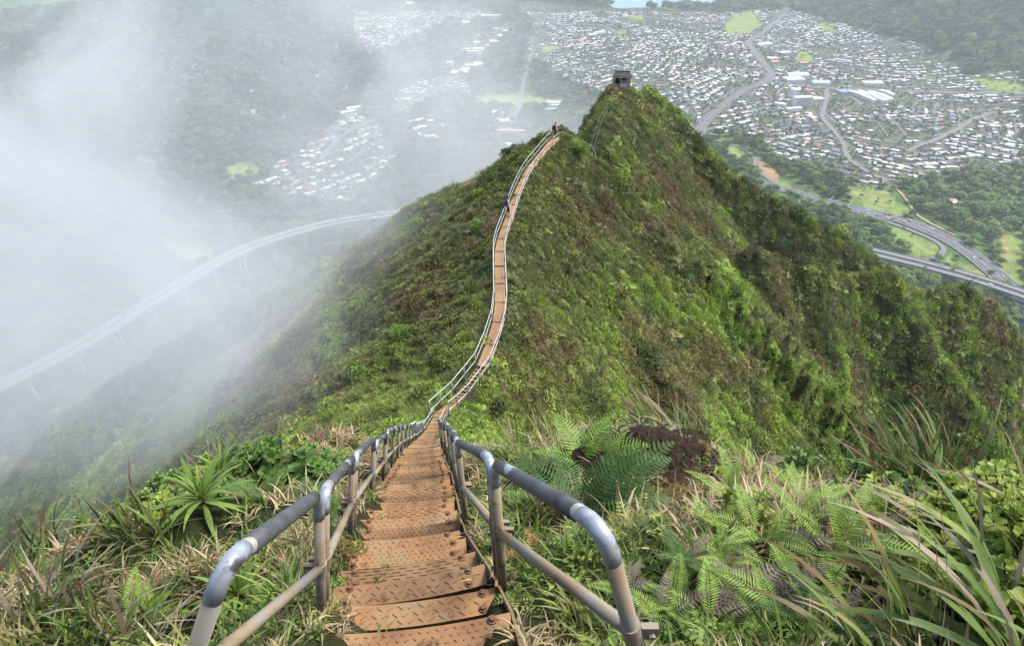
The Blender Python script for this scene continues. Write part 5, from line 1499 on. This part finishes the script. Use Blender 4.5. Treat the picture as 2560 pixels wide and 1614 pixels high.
    building(2375, 506, 16, 10, 4, 20, 'cream', 'red', 'small red-roofed farm building in the wood', ridge=2); building(2392, 514, 18, 9, 4, -20, 'white', 'white', 'small white farm shed in the wood', ridge=2); building(2384, 510, 12, 8, 4, 60, 'cream', 'pink', 'pink-roofed farm hut between the farm sheds', ridge=2)
big_buildings()
NH = place_houses()
print('houses', NH, time.time() - T0)

# ------------------------------------------------------------------ traffic
CARC = {k: plain('car_' + k, c, .3, 0, .03, 1, .5) for k, c in (('white', (.75, .75, .75)), ('silver', (.45, .46, .48)), ('black', (.03, .03, .035)), ('red', (.40, .05, .04)), ('blue', (.07, .13, .30)))}
MAT['tyre'] = plain('tyre', (.03, .03, .03), .9)
def car_kit(col):
    b = MB(); b.box((0, 0, .62), (4.4, 1.8, .62), 0, None, .97); b.box((-.15, 0, 1.15), (2.5, 1.62, .5), 0, None, .78)
    g = MB(); g.box((-.15, 0, 1.13), (2.56, 1.5, .34), 0, None, .84); g.box((-.15, 0, 1.13), (2.1, 1.66, .34), 0, None, .82)
    w = MB(); w.tube([(0, -.11, 0), (0, .11, 0)], .33, 10)
    return b.mesh('body', CARC[col]), g.mesh('window', MAT['pane']), w.mesh('wheel', MAT['tyre'], True, 40)
CK_ = {c: car_kit(c) for c in CARC}
def car(x, y, z, yaw, col, where):
    o = empty('car', (x, y, z)); o.rotation_euler = (0, 0, yaw); tag(o, '%s car driving on %s' % (col, where), 'car', '%s cars on %s' % (col, where))
    b, g, w = CK_[col]; link('body', b, o); link('window', g, o)
    for sx in (-1.35, 1.35):
        for sy in (-.82, .82): q = link('wheel', w, o); q.location = (sx, sy, .33)
    o.scale = (1.25, 1.25, 1.25)
crnd = random.Random(4)
for C, z, offs, n, where, k0 in ((ROADC['highway'][0], ROADC['highway'][1], (-11, -7, 4, 8, 11), 24, 'the wide freeway', 6), (ROADC['parkway_road'][0], ROADC['parkway_road'][1], (-8, -4, 4, 8), 16, 'the town parkway', 3), (VLC, np.full(len(VLC), -461.9), (-10, -6, 6, 10), 18, 'the misty viaduct', 6),
                                 (VRC, np.full(len(VRC), -483.9), (-11, -7, 7, 11), 5, 'the low viaduct', 6), (ROADC['ramp_road'][0], ROADC['ramp_road'][1], (0,), 2, 'the loop ramp', 3)):
    nn, tt = normals2(C)
    for i in range(n):
        k = crnd.randrange(k0, len(C) - 2); off = crnd.choice(offs); c = C[k] + nn[k] * off + tt[k] * crnd.uniform(-5, 5)
        car(c[0], c[1], z[k] + .15, math.atan2(tt[k][1], tt[k][0]) + (math.pi if off > 0 else 0), crnd.choice(['white', 'white', 'silver', 'black', 'black', 'red', 'blue']), where)
def gantry(px, py, label):
    g = G(px, py); C, z = ROADC['highway']; k = int(np.argmin(np.hypot(C[:, 0] - g[0], C[:, 1] - g[1]))); nn, tt = normals2(C)
    o = empty('sign_gantry', (C[k][0], C[k][1], z[k])); o.rotation_euler = (0, 0, math.atan2(nn[k][1], nn[k][0])); tag(o, label, 'gantry', None)
    for s in (-1, 1):
        mb = MB(); mb.box((s * 16.2, 0, 3.6), (.7, .7, 8.0)); mb.build('post', MAT['concrete'], o)
    mb = MB(); mb.box((0, 0, 7.7), (32.2, .8, .8)); mb.build('beam', MAT['concrete'], o)
gantry(2075, 512, 'white sign gantry across the freeway nearer the ridge flank'); gantry(2128, 525, 'white sign gantry across the freeway nearer the loop ramp')

# ------------------------------------------------------------------ trees of the valley
TK = bpy.data.collections.new('tree_shapes')
for k in range(5): kit(TK, 'a_crown%d' % k, tree_crown_mesh('wood_crown', 900 + k))
for k in range(2): kit(TK, 'b_flat%d' % k, tree_crown_mesh('wood_flatcrown', 920 + k, 300, lobes=14, flat=.35))
for k in range(2): kit(TK, 'c_low%d' % k, tree_crown_mesh('town_crown', 940 + k, 200, lw=.13, ll=.18))
F1, F2, F3, F4 = np.array([.062, .115, .030]), np.array([.115, .195, .045]), np.array([.18, .26, .07]), np.array([.038, .075, .026])
def valley_trees():
    rs = np.random.default_rng(66)
    def dens(cen, dist, cosv, nn):
        town, lawn, dirt, sparse, road = zone_masks(cen[..., 0], cen[..., 1], cen[..., 2])
        size = np.clip(4.5 + dist * .0062, 9, 26)
        q = 1.25 / size ** 2
        wood = fbm(cen[..., 0] / 120., cen[..., 1] / 120., 77, 3)
        q = np.where(town, np.where(wood > .655, q * 1.2, .0042), q); q = np.where(sparse, q * .8, q)
        q = np.where(lawn, q * .05, q); q = np.where(dirt, 0, q); q = np.where(road < 4, 0, q)
        q = np.where((road < 16) & ~town, q * .35, q)
        q = np.where((cen[..., 2] < -506) | (cosv < 0) | ((cen[..., 2] > FLOOR + 45) & (dist < 700)), 0, q)
        return q
    p, n, d = sample_land(300, 4300., R(-60), R(56), dens, rs)
    town, lawn, dirt, sparse, road = zone_masks(p[:, 0], p[:, 1], p[:, 2])
    for x, y, r_ in BIG:
        keep = np.hypot(p[:, 0] - x, p[:, 1] - y) > r_ * .8; p, n, d, town, lawn = p[keep], n[keep], d[keep], town[keep], lawn[keep]
    via = np.minimum(seg_dist(p[:, 0], p[:, 1], VIA_R), seg_dist(p[:, 0], p[:, 1], VIA_L)) > 17
    p, n, d, town, lawn = p[via], n[via], d[via], town[via], lawn[via]
    m = len(p)
    size = np.where(town, rs.uniform(5, 9.5, m), np.clip(4.5 + d * .0062, 9, 26) * rs.uniform(.8, 1.75, m)); size = np.where(lawn, rs.uniform(5, 10, m), size)
    sp = fbm(p[:, 0] / 55., p[:, 1] / 55., 79, 3); u = np.clip((sp - .42) * 4 + rs.normal(0, .28, m), 0, 1)[:, None]
    t = F1 * (1 - u) + F2 * u; w = rs.random(m); t[w < .10] = F3; t[w > .85] = F4; t *= rs.uniform(.8, 1.25, (m, 1))
    idx = np.where(town, rs.integers(7, 9, m), np.where(rs.random(m) < .2, rs.integers(5, 7, m), rs.integers(0, 5, m)))
    sc = np.stack([size, size, size * rs.uniform(.7, 1.05, m)], 1)
    rot = np.stack([np.zeros(m), np.zeros(m), rs.uniform(0, 6.283, m)], 1)
    # the trees one can tell apart: nearest large ones by the freeway
    px, py, zc = topix(p[:, 0], p[:, 1], p[:, 2]); cand = np.nonzero((px > 1850) & (px < 2580) & (py > 420) & (py < 740) & ~town & (zc < 1350))[0]
    cand = cand[np.argsort(-size[cand] / zc[cand])][:170]
    solo = np.zeros(m, bool); solo[cand] = True
    mats = []
    for k, (nm, a, b) in enumerate((('deep green', F4 * 1.2, F1 * 1.3), ('mid-green', F1 * 1.2, F2 * 1.25), ('pale yellow-green', F2, F3 * 1.1))): mats.append((nm, foliage_mat('tree_crown_' + nm.replace(' ', '_'), tuple(a * 1.25), tuple(b * 1.3), .2)))
    crowns = {}
    for i in cand:
        lum = t[i].sum(); k = 0 if lum < .13 else (1 if lum < .26 else 2); fl = idx[i] in (5, 6); key = (k, fl, int(rs.integers(0, 3)))
        if key not in crowns: crowns[key] = tree_crown_mesh('crown', 960 + len(crowns), 300 if fl else 260, lobes=14 if fl else 9, flat=.35 if fl else 1.0, mat='bark'); crowns[key].materials[0] = mats[k][1]
        o = empty('tree', (p[i][0], p[i][1], p[i][2])); o.rotation_euler = (0, 0, rs.uniform(0, 6.28)); o.scale = tuple(sc[i])
        shape = 'flat-topped' if fl else 'round-crowned'
        tag(o, '%s %s tree in the woods around the freeway' % (mats[k][0], shape), 'tree', '%s %s trees by the freeway' % (mats[k][0], shape))
        link('crown', crowns[key], o); link('trunk', TRUNK, o)
    q = ~solo
    scatter('valley_woods', p[q], rot[q], sc[q], t[q], idx[q], TK, 'far-off woods and garden trees across the valley')
    return m
TRUNK = trunk_mesh('trunk', 3)
NTREE = valley_trees()
print('trees', NTREE, time.time() - T0)
# ------------------------------------------------------------------ hut on the second summit
def landz(x, y): return float(land(np.array([float(x)]), np.array([float(y)]))[0])
def hut():
    c = W(1551, 232, 131); z = landz(c[0], c[1])
    o = empty('ruined_hut', (c[0], c[1], z + .25)); o.rotation_euler = (0, 0, R(-6)); o.scale = (.8, .8, .8); tag(o, 'small ruined concrete hut with dark openings and graffiti on the second summit', 'hut')
    con = plain('stained_concrete', (.27, .225, .17), .9, 0, .4, 1.2); drk = plain('interior_shade', (.02, .02, .02), .9); frm = plain('weathered_frame', (.40, .37, .32), .8, 0, .3, 3); rf = plain('hut_shade', (.085, .075, .06), .9, 0, .4, 1)
    Wd, Dp, H = 4.5, 3.8, 3.9
    # front wall with openings, built from piers and lintels
    def piece(name, x0, x1, z0, z1, y, th, m):
        mb = MB(); mb.box(((x0 + x1) / 2, y, (z0 + z1) / 2), (x1 - x0, th, z1 - z0)); return mb.build(name, m, o)
    for x0, x1, z0, z1 in ((-2.25, -1.75, 0, H), (-.6, -.35, 0, H), (1.35, 2.25, 0, H), (-1.748, -.602, 1.15, 1.45), (-1.748, -.602, 2.9, H), (-1.748, -.602, 0, .35), (-.348, 1.348, 2.9, H), (-.348, 1.348, 1.55, 1.75)):
        piece('wall', x0, x1, z0, z1, -Dp / 2, .22, con)
    piece('wall', -2.25, 2.25, 0, H, Dp / 2, .22, con)
    for s in (-1, 1):
        mb = MB(); mb.box((s * 2.14, 0, H / 2), (.22, Dp - .23, H)); mb.build('wall', con, o)
    mb = MB(); mb.box((0, 0, .05), (4.2, 3.4, .1)); mb.build('floor_slab', drk, o)  # floor coloured near-black to paint in the shade inside
    mb = MB(); mb.box((0, .3, H * .55), (4.0, .1, H)); mb.build('interior_shade_wall', drk, o)  # added near-black sheet, paints the shade seen through the openings
    t = newmat('graffiti'); n = t.noise(2.2, 4, .6, t.objco(), 1.5); t.set(color=t.ramp(n, [(.35, (.16, .28, .42)), (.5, (.60, .66, .70)), (.62, (.22, .36, .50)), (.75, (.55, .52, .50))]), rough=.8)
    piece('painted_panel', -.346, 1.346, 0, 1.54, -Dp / 2 + .02, .12, t.mat)
    mb = MB(); mb.box((0, 0, H - .75), (4.06, 3.5, .16)); r = mb.build('interior_shade_slab', rf, o)  # added dark slab, stands for the shaded interior of the roofless hut
    for x in (-2.3, 2.3):
        mb = MB(); mb.box((x, -Dp / 2 - .2, H + .55), (.09, .09, .7)); mb.build('roof_rail_post', frm, o)
    for zz, y in ((H - .25, -Dp / 2 - .16), (H + .85, -Dp / 2 - .2), (H + .4, -Dp / 2 - .2)):
        mb = MB(); mb.box((0, y, zz), (4.9, .09, .09)); mb.build('rail', frm, o)
    for x in (-.1, 1.2):
        mb = MB(); mb.box((x, -Dp / 2 - .17, 1.9), (.08, .08, 1.4)); mb.build('door_frame', frm, o)
    for k in range(3):
        mb = MB(); mb.box((.55, -Dp / 2 - .17, 1.55 + .35 * k), (1.3, .07, .07)); mb.build('louvre', frm, o)
hut()
# flight of steps to the hut along the far crest
def far_steps():
    P = []
    for y in np.linspace(91, 126, 9):
        x = float(np.interp(y, MAIN[:, 1], MAIN[:, 0])) - .2; P.append(Vector((x, y, landz(x, y) + .25)))
    o = empty('far_stairs', P[0]); tag(o, 'dark thin flight of steps with rails climbing to the ruined hut', 'stairway')
    for off, zz, r_, nm, m in ((-.3, .6, .014, 'handrail', MAT['pipe']), (.3, .6, .014, 'handrail', MAT['pipe']), (-.24, 0, .02, 'stringer', MAT['twig']), (.24, 0, .02, 'stringer', MAT['twig'])):
        mb = MB(); mb.tube([p - P[0] + Vector((off, 0, zz)) for p in P], r_, 5); mb.build(nm, m, o)
    for a, b in zip(P[:-1], P[1:]):
        n = int((b - a).length / .45)
        for k in range(n):
            c = a.lerp(b, k / n) - P[0]; 
            q = link('tread', FST, o); q.location = c
        for s in (-.35, .35):
            mb = MB(); mb.tube([a - P[0] + Vector((s * .86, 0, -.1)), a - P[0] + Vector((s * .86, 0, .6))], .022, 5); mb.build('post', MAT['stringer'], o)
_m = MB(); _m.box((0, 0, 0), (.45, .16, .03)); FST = _m.mesh('tread', MAT['twig'])
far_steps()
# loose white cable along the hump
def cable(pix, label, r_=.014, lift=.4):
    P = []
    for x, y, Y in pix:
        p = W(x, y, Y); P.append(Vector((p[0], p[1], max(p[2], landz(p[0], p[1]) + lift))))
    mb = MB(); mb.tube([p - P[0] for p in bend(P, .8, 4)], r_, 6); o = mb.build('cable', MAT['farpipe'], None, True); o.location = P[0]; tag(o, label, 'cable')
cable(((1402, 330, 64.6), (1420, 337, 63.8), (1440, 345, 63), (1462, 354, 62), (1478, 362, 61), (1487, 378, 60), (1491, 398, 59)), 'slack pale cable hanging down beside the far end of the walkway')
cable(((1352, 322, 66), (1354, 332, 65.6), (1357, 346, 65.2)), 'short pale pole among the bushes behind the walkway end', .05, .2)

# ------------------------------------------------------------------ people
def skin_body(name, joints, bones, mats, zones, parent=None):
    me = bpy.data.meshes.new(name); me.from_pydata([j[0] for j in joints], bones, [])
    tmp = bpy.data.objects.new(name + '_tmp', me); COL.objects.link(tmp)
    md = tmp.modifiers.new('skin', 'SKIN'); md.use_smooth_shade = True
    for v, j in zip(me.skin_vertices[0].data, joints): v.radius = (j[1], j[1] if len(j) < 3 else j[2])
    me.skin_vertices[0].data[0].use_root = True
    sb = tmp.modifiers.new('sub', 'SUBSURF'); sb.levels = 2; sb.render_levels = 2
    dg = bpy.context.evaluated_depsgraph_get(); ev = tmp.evaluated_get(dg); out = bpy.data.meshes.new_from_object(ev)
    bpy.data.objects.remove(tmp)
    out.name = name; out.materials.clear()
    for m in mats: out.materials.append(m)
    for p in out.polygons: p.material_index = zones(p.center)
    out.shade_smooth()
    return link(name, out, parent)
SKIN = plain('skin', (.42, .24, .17), .6, 0, .08, 10); HAIR = plain('hair', (.025, .018, .013), .7); SHOE = plain('shoe', (.05, .045, .045), .7)
def cloth(n, c): return plain(n, c, .9, 0, .15, 12)
def person(pos, yaw, shirt, shorts, label, phone=True, sleeveless=False):
    o = empty('person', pos); o.rotation_euler = (0, 0, yaw); tag(o, label, 'person')
    # facing +Y; one foot ahead
    J = [((0, 0, .93), .125, .10), ((0, 0, 1.12), .125, .095), ((0, .01, 1.30), .15, .10), ((0, 0, 1.44), .085, .075), ((0, .01, 1.53), .052, .055), ((0, .03, 1.62), .075, .09), ((0, .03, 1.71), .065, .08),
         ((.09, 0, .88), .088), ((.10, .06, .50), .060), ((.10, -.02, .12), .042), ((.10, .00, .045), .045), ((.10, .15, .035), .036),
         ((-.09, 0, .88), .088), ((-.10, .03, .50), .060), ((-.10, -.14, .12), .042), ((-.10, -.13, .045), .045), ((-.10, .02, .035), .036),
         ((.19, 0, 1.40), .055), ((.25, -.03, 1.14), .044), ((.15, .20, 1.10), .034), ((.12, .27, 1.12), .030),
         ((-.19, 0, 1.40), .055), ((-.25, -.03, 1.14), .044), ((-.15, .19, 1.06), .034), ((-.10, .27, 1.08), .030)]
    B = [(0, 1), (1, 2), (2, 3), (3, 4), (4, 5), (5, 6), (0, 7), (7, 8), (8, 9), (9, 10), (10, 11), (0, 12), (12, 13), (13, 14), (14, 15), (15, 16), (3, 17), (17, 18), (18, 19), (19, 20), (3, 21), (21, 22), (22, 23), (23, 24)]
    def zones(c):
        if c.z < .085: return 3
        if c.z < .46: return 0
        if c.z < .97 and abs(c.x) < .22 and not (c.y > .12): return 2
        if c.z < 1.47:
            if abs(c.x) > (.15 if sleeveless else .215) and c.z < (1.6 if sleeveless else 1.22): return 0
            if c.y > .13: return 0
            return 1
        return 0
    skin_body('body', J, B, [SKIN, shirt, shorts, SHOE], zones, o)
    mb = MB(); V = []; F = []
    n, m = 10, 6
    for i in range(m + 1):
        for j in range(n):
            a = 6.283 * j / n; e = math.pi / 2 * i / m - .35
            V.append((math.cos(a) * math.cos(e) * .088, .02 + math.sin(a) * math.cos(e) * .102 - (.012 if math.sin(a) > 0 else -.004), 1.685 + math.sin(e) * .105 + (.03 if math.sin(a) > .3 else 0) * (1 - i / m)))
    for i in range(m):
        for j in range(n): F.append((i * n + j, i * n + (j + 1) % n, (i + 1) * n + (j + 1) % n, (i + 1) * n + j))
    mesh_obj('hair', V, F, HAIR, o, True)
    for sx in (-1, 1):                      # fingers of both hands, curled
        mb = MB(); bx, by, bz = (.12, .27, 1.12) if sx > 0 else (-.10, .27, 1.08)
        for k in range(4): mb.tube([(bx + (k - 1.5) * .017, by + .02, bz), (bx + (k - 1.5) * .018, by + .07, bz + .008 - .004 * k), (bx + (k - 1.5) * .017, by + .085, bz - .02)], [.010, .009, .007], 5)
        mb.tube([(bx - sx * .03, by, bz), (bx - sx * .05, by + .035, bz + .015), (bx - sx * .04, by + .06, bz + .01)], [.011, .010, .008], 5); mb.build('fingers', SKIN, o, True)
    return o
def backpack(pos, yaw, col1, col2, label):
    o = empty('backpack', pos); o.rotation_euler = (0, 0, yaw); tag(o, label, 'backpack')
    mb = MB(); mb.box((0, -.20, 1.22), (.29, .17, .44), 0, None, .85); mb.build('bag', col1, o)
    mb = MB(); mb.box((0, -.30, 1.12), (.24, .07, .20), 0, None, .9); mb.build('pocket', col2, o)
    for s in (-1, 1):
        mb = MB(); mb.tube(bend([(s * .09, -.12, 1.42), (s * .10, -.02, 1.50), (s * .11, .11, 1.38), (s * .13, .07, 1.14), (s * .12, -.12, 1.05)], .06, 3), .016, 5); mb.build('strap', col1, o, True)
p1 = Vector(path(43.2)) + Vector((-.12, 0, .05)); p2 = Vector(path(63.6)) + Vector((-.1, 0, .05))
YAW1, YAW2 = R(-75), R(-70)
person(p1, YAW1, cloth('grey_tee', (.50, .52, .56)), cloth('black_shorts', (.018, .018, .02)), 'person in a pale grey t-shirt and black shorts standing midway along the walkway')
backpack(p1, YAW1, cloth('navy_bag', (.03, .035, .09)), cloth('red_pocket', (.38, .06, .05)), 'navy and red backpack worn by the person in the pale t-shirt')
person(p2, YAW2, cloth('black_vest', (.022, .018, .02)), cloth('dark_shorts', (.03, .032, .045)), 'person in a black sleeveless top and dark shorts at the far end of the walkway', sleeveless=True)
backpack(p2, YAW2, cloth('maroon_bag', (.14, .03, .035)), cloth('dark_pocket', (.05, .02, .02)), 'maroon backpack worn by the person in the black top')
mb = MB(); mb.box((0, 0, 0), (.075, .012, .15)); o = mb.build('phone', plain('phone_black', (.02, .02, .02), .3)); o.location = p1 + Euler((0, 0, YAW1)).to_matrix() @ Vector((.12, .345, 1.13)); o.rotation_euler = (R(25), 0, YAW1); tag(o, 'black phone held by the person in the pale t-shirt', 'phone')

# ------------------------------------------------------------------ bushes and small trees that stand out on the ridge
def bush(px, py, Y, s, col, label, group=None, n=700, flat=.8, name='bush', trunk=0.0, leaf=.07):
    p = W(px, py, Y); z = landz(p[0], p[1])
    o = empty(name, (p[0], p[1], z)); tag(o, label, 'bush' if name == 'bush' else 'tree', group)
    rnd = random.Random(int(px * 7 + py)); V = []; F = []
    lobes = [(Vector((rnd.uniform(-.6, .6), rnd.uniform(-.6, .6), rnd.uniform(.2, .75) * flat)) * s, rnd.uniform(.28, .5) * s) for _ in range(9)]
    for v in dirs(n, rnd, -.4):
        c, q = rnd.choice(lobes); pp = c + Vector((v.x, v.y, v.z * .85)) * q * rnd.uniform(.7, 1.05) + Vector((0, 0, trunk))
        leafquad(V, F, pp, (v + Vector((rnd.gauss(0, .6), rnd.gauss(0, .6), rnd.gauss(.2, .4)))).normalized(), leaf * rnd.uniform(.7, 1.3), leaf * 1.9 * rnd.uniform(.7, 1.3), rnd)
    link('crown', pydata_mesh('crown', V, F, BMAT[col], smooth=False), o)
    mb = MB(); mb.tube([(0, 0, -.3), (.03, 0, trunk * .6 + .1), (0, .02, trunk + .35 * s)], [.05 * s, .04 * s, .02 * s], 6)
    for k in range(5):
        a = k * 1.3; mb.tube([(0, 0, trunk * .6 + .1), (math.cos(a) * .3 * s, math.sin(a) * .3 * s, trunk + .4 * s)], [.025 * s, .01 * s], 5)
    mb.build('trunk', MAT['bark'], o, True)
BMAT = {'yellow': foliage_mat('bush_yellow', (.11, .16, .032), (.23, .29, .06), .25), 'green': foliage_mat('bush_green', (.06, .11, .025), (.13, .20, .04), .25), 'bright': foliage_mat('bush_bright', (.10, .20, .03), (.19, .31, .06), .3), 'dark': foliage_mat('bush_dark', (.035, .06, .018), (.07, .10, .03), .2), 'olive': foliage_mat('bush_olive', (.07, .085, .028), (.13, .15, .05), .2), 'brown': foliage_mat('bush_brown', (.07, .045, .03), (.13, .085, .05), .1)}
for px, py, Y, s, col, lb in ((1135, 905, 24.5, 1.05, 'yellow', 'rounded yellow-green bush beside the lowest walkway panels'), (1105, 880, 26, .85, 'yellow', 'yellow-green bush behind the rounded bush by the walkway'), (1160, 870, 26.5, .7, 'yellow', 'small yellow-green bush touching the walkway rail'),
                              (1195, 545, 43, .75, 'bright', 'bright green bush left alone beside the person in the pale t-shirt'), (1440, 350, 63, 1.1, 'yellow', 'yellow-green bush behind the slack cable'), (1300, 340, 67, 1.3, 'olive', 'olive bush on the knoll behind the walkway end'), (1345, 330, 68, 1.0, 'dark', 'dark bush behind the person in the black top'),
                              (1270, 380, 62, 1.2, 'olive', 'olive bush on the shoulder beside the far walkway'), (1300, 370, 60, .9, 'green', 'green bush below the knoll'), (1235, 430, 56, 1.2, 'green', 'green bush beside the bend of the far walkway'), (1210, 470, 53, 1.0, 'yellow', 'yellowish bush on the shoulder below the bend'), (1265, 440, 53, .9, 'dark', 'dark bush against the rail at the bend'),
                              (1010, 840, 31, .8, 'bright', 'bright fern-like bush out on the misty flank'), (985, 870, 32, .7, 'bright', 'second bright bush out on the misty flank'), (1240, 960, 21, .7, 'olive', 'olive bush beside the gap-treaded flight'), (1790, 870, 63, 1.1, 'bright', 'bright lime shrub in the gully below the humped spur'), (1820, 930, 60, 1.1, 'bright', 'tall lime shrub low in the gully'), (1850, 680, 92, 1.0, 'bright', 'small lime shrub on the humped spur'),
                              (1060, 945, 21.5, .8, 'yellow', 'yellow shrub under the rail of the gap-treaded flight')):
    bush(px, py, Y, s, col, lb, n=int(520 + 300 * s), leaf=.055 + .0012 * Y)
bush(862, 1112, 17, .75, 'green', 'slender small tree on the misty flank below the bank', None, 900, .6, 'small_tree', .7, .06)
bush(640, 1060, 24, .6, 'bright', 'pale feathery small tree standing in the mist', None, 700, .7, 'small_tree', .6, .06)
bush(1746, 600, 91, 1.2, 'brown', 'bare brown tree on top of the humped spur', None, 160, 1.0, 'small_tree', 1.2, .06)
print('details', time.time() - T0)
# ------------------------------------------------------------------ air: even haze over the whole valley, and the cloud that drifts up the misty side
def volume_box(name, lo, hi):
    mb = MB(); mb.box([(a + b) / 2 for a, b in zip(lo, hi)], [b - a for a, b in zip(lo, hi)])
    o = mb.build(name, []) if False else link(name, mb.mesh(name, []))
    tag(o, kind='stuff'); return o
hz = volume_box('haze', (-10500, -10500, FLOOR - 30), (10500, 12800, 90))
t = newmat('haze_air'); t.n.remove(t.bsdf)
pv = t.node('ShaderNodeVolumePrincipled'); pv.inputs['Color'].default_value = (.86, .91, .96, 1); pv.inputs['Density'].default_value = .000085; pv.inputs['Anisotropy'].default_value = .3
t.l(pv.outputs[0], t.out.inputs['Volume']); hz.data.materials.append(t.mat)

def mist(lo, hi, blobs, nscale, rate, label):
    ms = volume_box('mist', lo, hi); ms['label'] = label
    t = newmat('mist_cloud'); t.n.remove(t.bsdf); p = t.pos()
    n1 = t.noise(nscale, 4, .66, p, .9)
    fn = t.maprange(n1, .37, .63)
    tot = None
    for c, r, d in blobs:
        v = t.node('ShaderNodeVectorMath', operation='SUBTRACT'); t.l(p, v.inputs[0]); v.inputs[1].default_value = c
        v2 = t.node('ShaderNodeVectorMath', operation='MULTIPLY'); t.l(v.outputs[0], v2.inputs[0]); v2.inputs[1].default_value = (1 / r, 1 / r, 1 / (.75 * r))
        ln = t.node('ShaderNodeVectorMath', operation='LENGTH'); t.l(v2.outputs[0], ln.inputs[0])
        b = t.math('MULTIPLY', t.maprange(ln.outputs['Value'], 1.0, .1), d)
        tot = b if tot is None else t.math('ADD', tot, b)
    den = t.math('MULTIPLY', tot, fn)
    pv = t.node('ShaderNodeVolumePrincipled'); pv.inputs['Color'].default_value = (.95, .965, .98, 1); pv.inputs['Anisotropy'].default_value = .2
    t.l(den, pv.inputs['Density']); t.l(pv.outputs[0], t.out.inputs['Volume']); ms.data.materials.append(t.mat)
    try: t.mat.cycles.volume_step_rate = rate
    except Exception as e: print(e)
mist((-152, 10, -105), (8, 140, 2), [((-22, 32, -14), 20, .07), ((-95, 80, -60), 56, .028), ((-22, 52, -34), 28, .034), ((-22, 32, -34), 20, .05)], .035, 1.0, 'thin mist drifting up against the ridge flank')
mist((-330, 40, -295), (150, 590, 75), [((-200, 190, -34), 120, .044), ((-140, 125, -100), 83, .005), ((-95, 400, -60), 178, .0063), ((-22, 400, -160), 172, .0054), ((-22, 125, -34), 57, .0027)], .0085, 1.0, 'pale cloud hanging over the valley')
print('done', time.time() - T0)
